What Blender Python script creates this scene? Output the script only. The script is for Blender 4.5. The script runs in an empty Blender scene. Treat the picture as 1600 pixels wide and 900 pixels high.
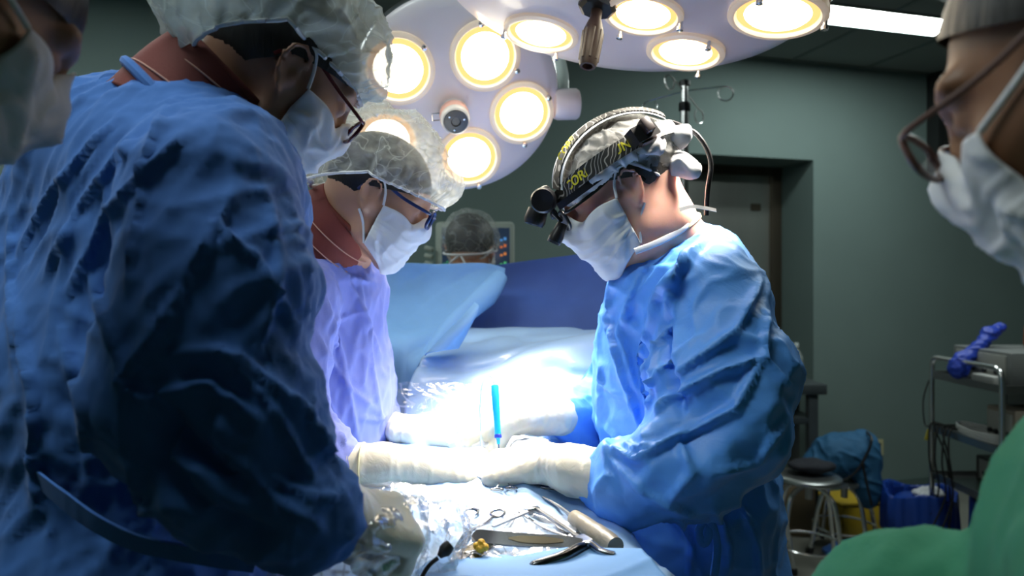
import bpy, bmesh, math, random
import numpy as np
from mathutils import Vector, Matrix
random.seed(7)
SC = bpy.context.scene
COL = SC.collection
# ------------------------------------------------------------------ camera
F = 1067.0; CAMZ = 1.5; HZ = 440.0          # focal length in px (1600 wide), eye height, horizon row
def P(px, py, d):
    return Vector(((px - 800) / F * d, d, CAMZ - (py - HZ) / F * d))
cam = bpy.data.objects.new('camera', bpy.data.cameras.new('camera')); COL.objects.link(cam)
cam.location = (0, 0, CAMZ); cam.rotation_euler = (math.pi / 2, 0, 0)
cam.data.sensor_width = 36; cam.data.lens = F / 1600 * 36; cam.data.shift_y = -10 / 1600
cam.data.clip_start = 0.02
cam.data.dof.use_dof = True; cam.data.dof.focus_distance = 1.08; cam.data.dof.aperture_fstop = 3.8
SC.camera = cam
# ------------------------------------------------------------------ world, exposure
w = bpy.data.worlds.new('world'); SC.world = w; w.use_nodes = True
w.node_tree.nodes['Background'].inputs[0].default_value = (0.62, 0.80, 0.86, 1)
w.node_tree.nodes['Background'].inputs[1].default_value = 0.085
vs = SC.view_settings
vs.view_transform = 'Standard'; vs.look = 'None'; vs.exposure = 0.0; vs.gamma = 1.0; vs.use_curve_mapping = False
SC.cycles.use_denoising = True
SC.cycles.max_bounces = 7; SC.cycles.transparent_max_bounces = 16
SC.cycles.sample_clamp_indirect = 4.0
SC.cycles.caustics_reflective = False; SC.cycles.caustics_refractive = False
# light levels, tuned here
PANEL_E = 19.0          # fluorescent ceiling panel and the added fill panels
LENS_E = 12.0          # glowing lenses of the theatre lights
SPOT_A = 34.0; SPOT_B = 38.0
FIELD = Vector((-0.02, 1.22, 1.18))          # where both theatre lights are aimed
ROT = math.radians(15)                        # the room is turned against the view
WD = Vector((math.cos(ROT), math.sin(ROT), 0)); WN = Vector((-math.sin(ROT), math.cos(ROT), 0))
W0 = Vector((2.474, 4.8, 0))                  # a point of the back wall
CEIL = 3.0
def on_wall(px, py, off=0.0):
    """point of the back wall's plane (pushed in by off) seen at px, py"""
    r = Vector(((px - 800) / F, 1, -(py - HZ) / F)); o = Vector((0, 0, CAMZ))
    t = (W0 + WN * off - o).dot(WN) / r.dot(WN)
    return o + r * t
# ------------------------------------------------------------------ materials
MATS = {}
def mat(name, col, rough=0.6, metal=0.0, spec=0.5, bump=None, var=None, alpha=None, trans=0.0, emit=None, sheen=0.0, sss=0.0, coat=0.0, stretch=(1, 1, 1)):
    """bump=(scale, strength, distance[, detail]); var=(scale, amount) colour mottling of the thing itself"""
    if name in MATS: return MATS[name]
    m = bpy.data.materials.new(name); m.use_nodes = True
    nt = m.node_tree; b = nt.nodes['Principled BSDF']; L = nt.links
    b.inputs['Base Color'].default_value = (*col, 1); b.inputs['Roughness'].default_value = rough
    b.inputs['Metallic'].default_value = metal; b.inputs['Specular IOR Level'].default_value = spec
    b.inputs['Sheen Weight'].default_value = sheen
    b.inputs['Coat Weight'].default_value = coat
    if sss:
        b.inputs['Subsurface Weight'].default_value = sss; b.inputs['Subsurface Radius'].default_value = (1, .3, .15); b.inputs['Subsurface Scale'].default_value = .008 if sss < .4 else .018
    if trans: b.inputs['Transmission Weight'].default_value = trans
    if alpha is not None: b.inputs['Alpha'].default_value = alpha
    if emit: b.inputs['Emission Color'].default_value = (*emit[0], 1); b.inputs['Emission Strength'].default_value = emit[1]
    tc = nt.nodes.new('ShaderNodeTexCoord'); mp = nt.nodes.new('ShaderNodeMapping'); mp.inputs['Scale'].default_value = stretch
    L.new(tc.outputs['Object'], mp.inputs['Vector'])
    if bump:
        n = nt.nodes.new('ShaderNodeTexNoise'); n.inputs['Scale'].default_value = bump[0]; n.inputs['Detail'].default_value = bump[3] if len(bump) > 3 else 4
        n.inputs['Distortion'].default_value = .6
        if 'cotton' in name: n.noise_type = 'RIDGED_MULTIFRACTAL'; n.inputs['Distortion'].default_value = .9
        L.new(mp.outputs[0], n.inputs['Vector'])
        bp = nt.nodes.new('ShaderNodeBump'); bp.inputs['Strength'].default_value = bump[1]; bp.inputs['Distance'].default_value = bump[2]
        L.new(n.outputs['Fac'], bp.inputs['Height']); L.new(bp.outputs[0], b.inputs['Normal'])
    if var:
        n = nt.nodes.new('ShaderNodeTexNoise'); n.inputs['Scale'].default_value = var[0]; n.inputs['Detail'].default_value = 5
        L.new(mp.outputs[0], n.inputs['Vector'])
        r = nt.nodes.new('ShaderNodeMapRange'); r.inputs[1].default_value = .3; r.inputs[2].default_value = .7
        r.inputs[3].default_value = 1 - var[1]; r.inputs[4].default_value = 1 + var[1]
        L.new(n.outputs['Fac'], r.inputs[0])
        mx = nt.nodes.new('ShaderNodeVectorMath'); mx.operation = 'SCALE'; mx.inputs[0].default_value = col
        L.new(r.outputs[0], mx.inputs['Scale']); L.new(mx.outputs[0], b.inputs['Base Color'])
    MATS[name] = m; return m
def gauze_mat(name, col, lo, hi, scale=40, transl=.4, gloss=0.0):
    """thin see-through nonwoven or plastic: transparent mixed with a white fibre layer, denser in creases"""
    if name in MATS: return MATS[name]
    m = bpy.data.materials.new(name); m.use_nodes = True; nt = m.node_tree; L = nt.links
    for n in list(nt.nodes): nt.nodes.remove(n)
    out = nt.nodes.new('ShaderNodeOutputMaterial'); t = nt.nodes.new('ShaderNodeBsdfTransparent')
    d = nt.nodes.new('ShaderNodeBsdfDiffuse'); d.inputs[0].default_value = (*col, 1)
    tr = nt.nodes.new('ShaderNodeBsdfTranslucent'); tr.inputs[0].default_value = (*col, 1)
    m1 = nt.nodes.new('ShaderNodeMixShader'); m1.inputs[0].default_value = transl
    L.new(d.outputs[0], m1.inputs[1]); L.new(tr.outputs[0], m1.inputs[2])
    src = m1
    if gloss:
        g = nt.nodes.new('ShaderNodeBsdfGlossy'); g.inputs['Roughness'].default_value = .12; g.inputs[0].default_value = (1, 1, 1, 1)
        m3 = nt.nodes.new('ShaderNodeMixShader'); m3.inputs[0].default_value = gloss
        L.new(m1.outputs[0], m3.inputs[1]); L.new(g.outputs[0], m3.inputs[2]); src = m3
    m2 = nt.nodes.new('ShaderNodeMixShader'); L.new(t.outputs[0], m2.inputs[1]); L.new(src.outputs[0], m2.inputs[2]); L.new(m2.outputs[0], out.inputs[0])
    tc = nt.nodes.new('ShaderNodeTexCoord'); n = nt.nodes.new('ShaderNodeTexNoise')
    n.inputs['Scale'].default_value = scale; n.inputs['Detail'].default_value = 5; n.inputs['Distortion'].default_value = 1.5
    L.new(tc.outputs['Object'], n.inputs['Vector'])
    # long pale crease lines: thin zero-crossings of a broad noise
    n2 = nt.nodes.new('ShaderNodeTexNoise'); n2.inputs['Scale'].default_value = scale * .42; n2.inputs['Detail'].default_value = 1.2; n2.inputs['Distortion'].default_value = .5
    L.new(tc.outputs['Object'], n2.inputs['Vector'])
    sb = nt.nodes.new('ShaderNodeMath'); sb.operation = 'SUBTRACT'; sb.inputs[1].default_value = .5; L.new(n2.outputs['Fac'], sb.inputs[0])
    ab = nt.nodes.new('ShaderNodeMath'); ab.operation = 'ABSOLUTE'; L.new(sb.outputs[0], ab.inputs[0])
    r2 = nt.nodes.new('ShaderNodeMapRange'); r2.inputs[1].default_value = 0; r2.inputs[2].default_value = .026; r2.inputs[3].default_value = hi; r2.inputs[4].default_value = 0
    n3 = nt.nodes.new('ShaderNodeTexNoise'); n3.noise_dimensions = '4D'; n3.inputs['W'].default_value = 7; n3.inputs['Scale'].default_value = scale * .6; n3.inputs['Detail'].default_value = 1; n3.inputs['Distortion'].default_value = .3
    L.new(tc.outputs['Object'], n3.inputs['Vector'])
    s3 = nt.nodes.new('ShaderNodeMath'); s3.operation = 'SUBTRACT'; s3.inputs[1].default_value = .5; L.new(n3.outputs['Fac'], s3.inputs[0])
    a3 = nt.nodes.new('ShaderNodeMath'); a3.operation = 'ABSOLUTE'; L.new(s3.outputs[0], a3.inputs[0])
    mn = nt.nodes.new('ShaderNodeMath'); mn.operation = 'MINIMUM'; L.new(ab.outputs[0], mn.inputs[0]); L.new(a3.outputs[0], mn.inputs[1])
    L.new(mn.outputs[0], r2.inputs[0])
    r = nt.nodes.new('ShaderNodeMapRange'); r.inputs[1].default_value = .35; r.inputs[2].default_value = .7; r.inputs[3].default_value = lo; r.inputs[4].default_value = lo + (hi - lo) * .35
    L.new(n.outputs['Fac'], r.inputs[0])
    mx = nt.nodes.new('ShaderNodeMath'); mx.operation = 'MAXIMUM'; L.new(r.outputs[0], mx.inputs[0]); L.new(r2.outputs[0], mx.inputs[1])
    L.new(mx.outputs[0], m2.inputs[0])
    bp = nt.nodes.new('ShaderNodeBump'); bp.inputs['Strength'].default_value = .5; bp.inputs['Distance'].default_value = .004
    L.new(n.outputs['Fac'], bp.inputs['Height'])
    L.new(bp.outputs[0], d.inputs['Normal'])
    if gloss: L.new(bp.outputs[0], g.inputs['Normal'])
    MATS[name] = m; return m
def emis(name, col, e):
    if name in MATS: return MATS[name]
    m = bpy.data.materials.new(name); m.use_nodes = True; nt = m.node_tree
    for n in list(nt.nodes): nt.nodes.remove(n)
    o = nt.nodes.new('ShaderNodeOutputMaterial'); x = nt.nodes.new('ShaderNodeEmission')
    x.inputs[0].default_value = (*col, 1); x.inputs[1].default_value = e; nt.links.new(x.outputs[0], o.inputs[0])
    MATS[name] = m; return m
# ------------------------------------------------------------------ objects
def wloc(o):
    v = Vector((0, 0, 0))
    while o is not None: v += o.location; o = o.parent
    return v
def tag(o, label=None, cat=None, group=None, kind=None):
    if label: o['label'] = label
    if cat: o['category'] = cat
    if group: o['group'] = group
    if kind: o['kind'] = kind
    return o
def empty(name, loc, label, cat, group=None):
    o = bpy.data.objects.new(name, None); COL.objects.link(o); o.location = loc; o.empty_display_size = .05
    return tag(o, label, cat, group)
def obj(name, V, Fc, m, parent=None, smooth=True, loc=None):
    """link one mesh object; V are world coordinates"""
    V = np.asarray(V, dtype=np.float64).reshape(-1, 3)
    base = wloc(parent) if parent is not None else Vector((0, 0, 0))
    lo = Vector(loc) - base if loc is not None else Vector((0, 0, 0))
    off = np.array(base + lo)
    me = bpy.data.meshes.new(name)
    if isinstance(Fc, np.ndarray):
        k = Fc.shape[1]; n = len(Fc)
        me.vertices.add(len(V)); me.vertices.foreach_set('co', (V - off).astype(np.float32).ravel())
        me.loops.add(n * k); me.loops.foreach_set('vertex_index', Fc.astype(np.int32).ravel())
        me.polygons.add(n); me.polygons.foreach_set('loop_start', (np.arange(n) * k).astype(np.int32))
        me.update(calc_edges=True)
    else:
        me.from_pydata([tuple(v) for v in (V - off)], [], [tuple(f) for f in Fc])
    me.validate()
    if smooth: me.polygons.foreach_set('use_smooth', [True] * len(me.polygons))
    if m: me.materials.append(m)
    o = bpy.data.objects.new(name, me); COL.objects.link(o)
    if parent is not None: o.parent = parent
    o.location = lo
    return o
def autosmooth(o, ang=35):
    me = o.data
    bm = bmesh.new(); bm.from_mesh(me)
    for e in bm.edges:
        if len(e.link_faces) == 2 and e.calc_face_angle(0) > math.radians(ang): e.smooth = False
    bm.to_mesh(me); bm.free(); return o
class MB:
    """collects shapes in world coordinates and links them as one mesh"""
    def __init__(s): s.V = []; s.F = []
    def add(s, V, Fc):
        k = len(s.V); s.V += [tuple(v) for v in V]; s.F += [tuple(i + k for i in f) for f in Fc]; return s
    def box(s, c, sx, sy, sz, rot=None, bev=0.0):
        bm = bmesh.new(); bmesh.ops.create_cube(bm, size=1)
        for v in bm.verts: v.co = Vector((v.co.x * sx, v.co.y * sy, v.co.z * sz))
        if bev: bmesh.ops.bevel(bm, geom=list(bm.edges), offset=bev, segments=2, affect='EDGES', profile=.5)
        R = rot if rot is not None else Matrix.Identity(3)
        bm.verts.index_update()
        s.add([R @ v.co + Vector(c) for v in bm.verts], [[v.index for v in f.verts] for f in bm.faces]); bm.free(); return s
    def tube(s, pts, r, n=10, closed=False, cap=True, flat=None):
        """swept tube; r a number or a list; flat=(dir, factor) squashes it"""
        pts = [Vector(p) for p in pts]; m = len(pts); rs = r if isinstance(r, (list, tuple)) else [r] * m
        T = []
        for i in range(m):
            if closed: t = pts[(i + 1) % m] - pts[i - 1]
            else: t = pts[min(i + 1, m - 1)] - pts[max(i - 1, 0)]
            T.append(t.normalized() if t.length > 1e-9 else Vector((0, 0, 1)))
        u = T[0].orthogonal().normalized(); V = []
        for i in range(m):
            u = (u - T[i] * u.dot(T[i]));
            u = u.normalized() if u.length > 1e-6 else T[i].orthogonal().normalized()
            v = T[i].cross(u)
            for k in range(n):
                a = 2 * math.pi * k / n; o_ = (u * math.cos(a) + v * math.sin(a)) * rs[i]
                if flat: d = Vector(flat[0]).normalized(); o_ = o_ - d * o_.dot(d) * (1 - flat[1])
                V.append(pts[i] + o_)
        Fc = []
        for i in range(m if closed else m - 1):
            for k in range(n):
                a = i * n + k; b = i * n + (k + 1) % n; j = (i + 1) % m
                Fc.append((a, b, j * n + (k + 1) % n, j * n + k))
        if cap and not closed: Fc.append(tuple(range(n))[::-1]); Fc.append(tuple((m - 1) * n + k for k in range(n)))
        return s.add(V, Fc)
    def lathe(s, prof, c=(0, 0, 0), axis=(0, 0, 1), n=32):
        """prof = [(radius, height)], revolved about axis through c"""
        ax = Vector(axis).normalized(); u = ax.orthogonal().normalized(); v = ax.cross(u); c = Vector(c)
        V = []; m = len(prof)
        for r, h in prof:
            for k in range(n):
                a = 2 * math.pi * k / n; V.append(c + ax * h + (u * math.cos(a) + v * math.sin(a)) * max(r, 1e-5))
        Fc = [(i * n + k, i * n + (k + 1) % n, (i + 1) * n + (k + 1) % n, (i + 1) * n + k) for i in range(m - 1) for k in range(n)]
        return s.add(V, Fc)
    def prism(s, outline, ext):
        """closed polygon (world points) pushed along ext"""
        n = len(outline); o = [Vector(p) for p in outline]; e = Vector(ext)
        Fc = [tuple(range(n))[::-1], tuple(range(n, 2 * n))] + [(i, (i + 1) % n, n + (i + 1) % n, n + i) for i in range(n)]
        return s.add(o + [p + e for p in o], Fc)
    def build(s, name, m, parent=None, smooth=True, ang=35, loc=None):
        o = obj(name, s.V, s.F, m, parent, smooth, loc)
        if smooth: autosmooth(o, ang)
        return o
def spline(pts, n=8, closed=False):
    """Catmull-Rom through points"""
    pts = [Vector(p) for p in pts]; out = []; m = len(pts)
    for i in range(m if closed else m - 1):
        g = (lambda k: pts[k % m]) if closed else (lambda k: pts[max(0, min(m - 1, k))])
        a, b, c, d = g(i - 1), g(i), g(i + 1), g(i + 2)
        for k in range(n):
            t = k / n
            out.append(.5 * ((2 * b) + (c - a) * t + (2 * a - 5 * b + 4 * c - d) * t * t + (3 * b - a - 3 * c + d) * t ** 3))
    if not closed: out.append(pts[-1])
    return out
def ribbon(mb, pts, nrm, width, th):
    """flat strap along pts, facing nrm"""
    V = []; m = len(pts)
    for i in range(m):
        t = (pts[min(i + 1, m - 1)] - pts[max(i - 1, 0)]).normalized(); n_ = nrm[i].normalized(); w_ = t.cross(n_).normalized()
        ww = width[i] if isinstance(width, (list, tuple)) else width
        for a, b in ((-1, 0), (1, 0), (1, 1), (-1, 1)): V.append(pts[i] + w_ * a * ww / 2 + n_ * b * th)
    Fc = [(i * 4 + k, i * 4 + (k + 1) % 4, (i + 1) * 4 + (k + 1) % 4, (i + 1) * 4 + k) for i in range(m - 1) for k in range(4)]
    Fc += [(3, 2, 1, 0), tuple((m - 1) * 4 + k for k in range(4))]
    mb.add(V, Fc)
# ------------------------------------------------------------------ numpy noise
_rs = np.random.RandomState(3)
_perm = np.tile(_rs.permutation(256), 3); _g = _rs.normal(size=(256, 3)); _g /= np.linalg.norm(_g, axis=1)[:, None]
def pn(q):
    q = np.asarray(q); i = np.floor(q).astype(int); f = q - i; u = f * f * f * (f * (f * 6 - 15) + 10); i &= 255
    def gd(dx, dy, dz):
        h = _perm[_perm[_perm[i[:, 0] + dx] + i[:, 1] + dy] + i[:, 2] + dz]
        g = _g[h % 256]; return g[:, 0] * (f[:, 0] - dx) + g[:, 1] * (f[:, 1] - dy) + g[:, 2] * (f[:, 2] - dz)
    def lp(a, b, t): return a + (b - a) * t
    x0 = lp(gd(0, 0, 0), gd(1, 0, 0), u[:, 0]); x1 = lp(gd(0, 1, 0), gd(1, 1, 0), u[:, 0])
    x2 = lp(gd(0, 0, 1), gd(1, 0, 1), u[:, 0]); x3 = lp(gd(0, 1, 1), gd(1, 1, 1), u[:, 0])
    return lp(lp(x0, x1, u[:, 1]), lp(x2, x3, u[:, 1]), u[:, 2]) * 1.6
def fbm(q, o=3):
    r = 0; a = 1
    for k in range(o): r = r + a * pn(q * 2 ** k + 17.3 * k); a *= .5
    return r
# ------------------------------------------------------------------ signed distance modelling
A_ = lambda v: np.array(v, dtype=np.float64)
class SDF:
    def __init__(s): s.p = []
    def cone(s, a, b, ra, rb, k=.02, flat=None): s.p.append(('c', A_(a), A_(b), ra, rb, k, None if flat is None else (A_(Vector(flat[0]).normalized()), flat[1]))); return s
    def chain(s, pts, rs, k=.02, flat=None):
        for i in range(len(pts) - 1): s.cone(pts[i], pts[i + 1], rs[i], rs[i + 1], k, flat)
        return s
    def ball(s, c, r, k=.02): s.p.append(('c', A_(c), A_(c) + 1e-5, r, r, k, None)); return s
    def ell(s, c, R, rad, k=.02, sub=False): s.p.append(('e', A_(c), A_(R), A_(rad), sub, k, None)); return s
    def cut(s, c, n, k=.005): s.p.append(('p', A_(c), A_(Vector(n).normalized()), 0, 0, k, None)); return s
    def ev(s, Q):
        r = np.full(len(Q), 10.0)
        for t, a, b, x, y, k, fl in s.p:
            if t == 'c':
                q = Q - a; ba = b - a
                if fl is not None:
                    dd, kk = fl; q = q + np.outer(q @ dd, dd) * (kk - 1); ba = ba + dd * (ba @ dd) * (kk - 1)
                h = np.clip(q @ ba / max(ba @ ba, 1e-12), 0, 1)
                d = np.linalg.norm(q - h[:, None] * ba, axis=1) - (x + (y - x) * h)
            elif t == 'e':
                q = (Q - a) @ b; k0 = np.linalg.norm(q / x, axis=1); k1 = np.linalg.norm(q / (x * x), axis=1) + 1e-9
                d = k0 * (k0 - 1) / k1
                d = np.maximum(d, -min(x))
                if y:                                      # hollow
                    h = np.clip(.5 + .5 * (r + d) / k, 0, 1); r = r * h + (-d) * (1 - h) + k * h * (1 - h); continue
            else:
                d = (Q - a) @ b; h = np.clip(.5 + .5 * (r - d) / k, 0, 1); r = r * h + d * (1 - h) + k * h * (1 - h); continue
            h = np.clip(.5 + .5 * (d - r) / k, 0, 1); r = d * (1 - h) + r * h - k * h * (1 - h)
        return r
    def bounds(s):
        lo = np.full(3, 9.); hi = -lo
        for t, a, b, x, y, k, fl in s.p:
            if t == 'c':
                m = max(x, y) * (1 if fl is None else 1 / min(1, fl[1])) + k
                lo = np.minimum(lo, np.minimum(a, b) - m); hi = np.maximum(hi, np.maximum(a, b) + m)
            elif t == 'e' and not y: m = max(x) + k; lo = np.minimum(lo, a - m); hi = np.maximum(hi, a + m)
        return lo, hi
    def mesh(s, h, zmin=None):
        lo, hi = s.bounds(); lo -= 3 * h; hi += 3 * h; B = 4
        if zmin is not None: lo[2] = zmin
        n = (np.ceil((hi - lo) / h / B).astype(int) + 1) * B
        cx = [lo[i] + h * B * (np.arange(n[i] // B) + .5) - h * .5 for i in range(3)]
        G = np.stack(np.meshgrid(*cx, indexing='ij'), -1).reshape(-1, 3)
        cv = s.ev(G).reshape(n // B)
        act = np.abs(cv) < h * B * 1.5 + .004
        val = np.where(cv < 0, -1., 1.)
        for ax in range(3): val = np.repeat(val, B, ax)
        am = act
        for ax in range(3): am = np.repeat(am, B, ax)
        I = np.argwhere(am); val[am] = s.ev(lo + I * h)
        ins = val < 0
        c8 = [ins[dx:ins.shape[0] - 1 + dx, dy:ins.shape[1] - 1 + dy, dz:ins.shape[2] - 1 + dz] for dx in (0, 1) for dy in (0, 1) for dz in (0, 1)]
        al = np.logical_and.reduce(c8); an = np.logical_or.reduce(c8); ac = an & ~al
        idx = np.full(ac.shape, -1); C = np.argwhere(ac); idx[ac] = np.arange(len(C))
        pos = np.zeros((len(C), 3)); cnt = np.zeros(len(C))
        for c0 in [(0, 0, 0), (0, 0, 1), (0, 1, 0), (0, 1, 1), (1, 0, 0), (1, 0, 1), (1, 1, 0), (1, 1, 1)]:
            for ax in range(3):
                if c0[ax]: continue
                c1 = list(c0); c1[ax] = 1
                v0 = val[C[:, 0] + c0[0], C[:, 1] + c0[1], C[:, 2] + c0[2]]; v1 = val[C[:, 0] + c1[0], C[:, 1] + c1[1], C[:, 2] + c1[2]]
                cr = (v0 < 0) != (v1 < 0); t = np.where(cr, v0 / np.where(cr, v0 - v1, 1), 0)
                pp = np.tile(np.array(c0, float), (len(C), 1)); pp[:, ax] += t
                pos += pp * cr[:, None]; cnt += cr
        V = lo + (C + pos / np.maximum(cnt, 1)[:, None]) * h
        Fs = []
        for ax in range(3):
            a1, a2 = (ax + 1) % 3, (ax + 2) % 3
            s0 = [slice(1, -1)] * 3; s1 = [slice(1, -1)] * 3; s0[ax] = slice(0, -1); s1[ax] = slice(1, None)
            x0 = ins[tuple(s0)]; x1 = ins[tuple(s1)]; E = np.argwhere(x0 != x1)
            sg = x0[tuple(E.T)]
            E = E + 1; E[:, ax] -= 1
            def cell(d1, d2):
                q = E.copy(); q[:, a1] += d1; q[:, a2] += d2; return idx[q[:, 0], q[:, 1], q[:, 2]]
            q = np.stack([cell(-1, -1), cell(0, -1), cell(0, 0), cell(-1, 0)], 1)
            q[~sg] = q[~sg][:, ::-1]; Fs.append(q)
        Fc = np.concatenate(Fs); Fc = Fc[(Fc >= 0).all(1)]
        return V, Fc
def vnorm(V, Fc):
    a, b, c, d = (V[Fc[:, i]] for i in range(4)); n = np.cross(c - a, d - b); N = np.zeros_like(V)
    for j in range(3):
        w_ = n[:, j]; N[:, j] = sum(np.bincount(Fc[:, i], w_, len(V)) for i in range(4))
    return N / (np.linalg.norm(N, axis=1)[:, None] + 1e-12)
def relax(V, Fc, it=1, f=.5):
    E = np.concatenate([Fc[:, [i, (i + 1) % 4]] for i in range(4)])
    cnt = np.bincount(E[:, 0], minlength=len(V)) + np.bincount(E[:, 1], minlength=len(V))
    for _ in range(it):
        S = np.zeros_like(V)
        for j in range(3): S[:, j] = np.bincount(E[:, 0], V[E[:, 1], j], len(V)) + np.bincount(E[:, 1], V[E[:, 0], j], len(V))
        V = V + f * (S / np.maximum(cnt, 1)[:, None] - V)
    return V
def ridge(V, dirv, fa, fl, seed, warp=.08, sharp=1.5):
    """creases running along dirv: frequency fa across, fl along (per metre)"""
    d = A_(Vector(dirv).normalized()); al = V @ d; q = V - np.outer(al, d)
    wv = np.stack([pn(V * 5 + seed + 31 * k) for k in range(3)], 1) * warp
    q = (q + wv) * fa + np.outer(al + wv[:, 0], d) * fl + seed * 3.7
    return np.clip(1 - np.abs(pn(q)) * 2.2, 0, 1) ** sharp
def project(V): return np.stack([800 + F * V[:, 0] / V[:, 1], HZ - F * (V[:, 2] - CAMZ) / V[:, 1]], 1)
def strokes(V, N, d0, folds):
    """modelled folds: each (points in x-z at depth d0 as photo px, width px, height m); the near side of the cloth only"""
    q = np.stack([V[:, 0], V[:, 2]], 1) ; face = np.clip(-N[:, 1] * 2.2 + .25, 0, 1)
    disp = np.zeros(len(V)); px = project(V)
    for pts, wd, ht in folds:
        best = np.full(len(V), 1e9); sg = np.zeros(len(V)); tt = np.zeros(len(V)); n = len(pts) - 1
        for i in range(n):
            a = np.array(pts[i], float); b = np.array(pts[i + 1], float); ab = b - a; r = px - a
            t = np.clip(r @ ab / (ab @ ab), 0, 1); dd = r - t[:, None] * ab; D = np.hypot(dd[:, 0], dd[:, 1])
            m = D < best; best[m] = D[m]; sg[m] = (ab[0] * r[m, 1] - ab[1] * r[m, 0]); tt[m] = (i + t[m]) / n
        s_ = best / wd; s_ = np.where(sg > 0, s_, s_ * 2.6)          # one flank gentle, the other steep
        prof = np.exp(-s_ * s_ * 1.2) * np.clip(np.minimum(tt, 1 - tt) * 5 + .25, 0, 1)
        disp += ht * prof * face
    return disp
def sheet(ctrl, nu, nv, name, m, parent=None, th=.0015, crease=None, smooth=True):
    """cloth through a net of control points (rows of (px,py,d) or Vectors), with real thickness"""
    rows = [[P(*c) if not isinstance(c, Vector) else c for c in r] for r in ctrl]
    R1 = [spline(r, nu) for r in rows]; W_ = len(R1[0])
    cols = [spline([R1[j][i] for j in range(len(R1))], nv) for i in range(W_)]; H_ = len(cols[0])
    V = np.array([[tuple(cols[i][j]) for j in range(H_)] for i in range(W_)]).reshape(-1, 3)
    Fc = np.array([(i * H_ + j, (i + 1) * H_ + j, (i + 1) * H_ + j + 1, i * H_ + j + 1) for i in range(W_ - 1) for j in range(H_ - 1)])
    N = vnorm(V, Fc)
    if crease is not None: V = V + N * crease(V, N)[:, None]; N = vnorm(V, Fc)
    o = obj(name, V, Fc, m, parent, smooth)
    md = o.modifiers.new('thickness', 'SOLIDIFY'); md.thickness = th; md.offset = 0
    return o
# ------------------------------------------------------------------ palette
M_SKIN = mat('skin', (.50, .27, .18), .5, sss=.12, bump=(260, .12, .001), var=(30, .06))
M_SKIN_D = mat('skin_tan', (.36, .18, .115), .5, sss=.1, bump=(260, .12, .001), var=(30, .08))
M_SKIN_P = mat('skin_pink', (.70, .38, .30), .5, sss=.45, bump=(260, .12, .001), var=(30, .06))
M_SKIN_B = mat('skin_brown', (.22, .10, .05), .55, sss=.08, bump=(200, .12, .001), var=(30, .08))
M_HAIR = mat('black_hair', (.012, .010, .010), .45, bump=(90, .6, .003), stretch=(1, 1, .15))
M_HAIRG = mat('dark_grey_hair', (.05, .045, .04), .5, bump=(90, .6, .003), stretch=(1, 1, .15))
M_COTN = mat('navy_cotton', (.055, .165, .49), .82, sheen=.12, spec=.2, bump=(30, .45, .004, 4), var=(9, .07), stretch=(1, 1, .22))
M_VIOL = mat('periwinkle_cotton', (.22, .26, .64), .8, sheen=.12, spec=.2, bump=(30, .45, .004, 4), var=(9, .05), stretch=(1, 1, .22))
M_NONW = mat('blue_nonwoven', (.11, .35, .92), .48, spec=.45, bump=(30, .35, .006, 3), var=(14, .04))
M_NONL = mat('pale_nonwoven', (.20, .42, .80), .6, spec=.3, bump=(30, .2, .004, 3), var=(14, .04))
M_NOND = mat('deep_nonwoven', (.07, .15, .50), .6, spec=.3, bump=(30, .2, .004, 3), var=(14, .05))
M_GREEN = mat('green_scrub', (.025, .19, .105), .85, bump=(200, .2, .002), var=(8, .06))
M_WHITE = mat('mask_white', (.72, .73, .76), .75, spec=.2, bump=(160, .25, .001))
M_LATEX = mat('latex', (.76, .72, .60), .42, spec=.4, bump=(60, .35, .003), sss=.08)
M_REDC = mat('brick_red_cloth', (.15, .024, .019), .8, bump=(300, .3, .001), var=(20, .1))
M_THREAD = mat('pale_thread', (.55, .30, .24), .8)
M_BLACK = mat('black_plastic', (.01, .01, .011), .32)
M_RUB = mat('black_rubber', (.012, .012, .013), .6)
M_NAVYF = mat('navy_frame', (.015, .03, .12), .3)
M_REDF = mat('maroon_frame', (.10, .012, .02), .25)
M_TORT = mat('tortoise_frame', (.12, .06, .05), .4)
M_CHROME = mat('chrome', (.78, .78, .78), .24, metal=1.0)
M_STEEL = mat('brushed_steel', (.42, .43, .43), .33, metal=1.0, bump=(60, .1, .001), stretch=(1, 1, .05))
M_SURG = mat('surgical_steel', (.42, .42, .43), .2, metal=1.0, bump=(50, .1, .001))
M_LAV = mat('enamel_white', (.82, .76, .82), .32, coat=.25)
M_DOMEB = mat('dome_back', (.60, .68, .66), .3, coat=.3)
M_TEAL = mat('wall_teal', (.17, .235, .222), .75, bump=(60, .12, .002), var=(1.3, .06))
M_LENS = mat('clear_lens', (.95, .97, 1), .03, trans=1.0, alpha=.35)
M_YEL = mat('cream_binding', (.72, .68, .42), .7, bump=(200, .3, .001))
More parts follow.
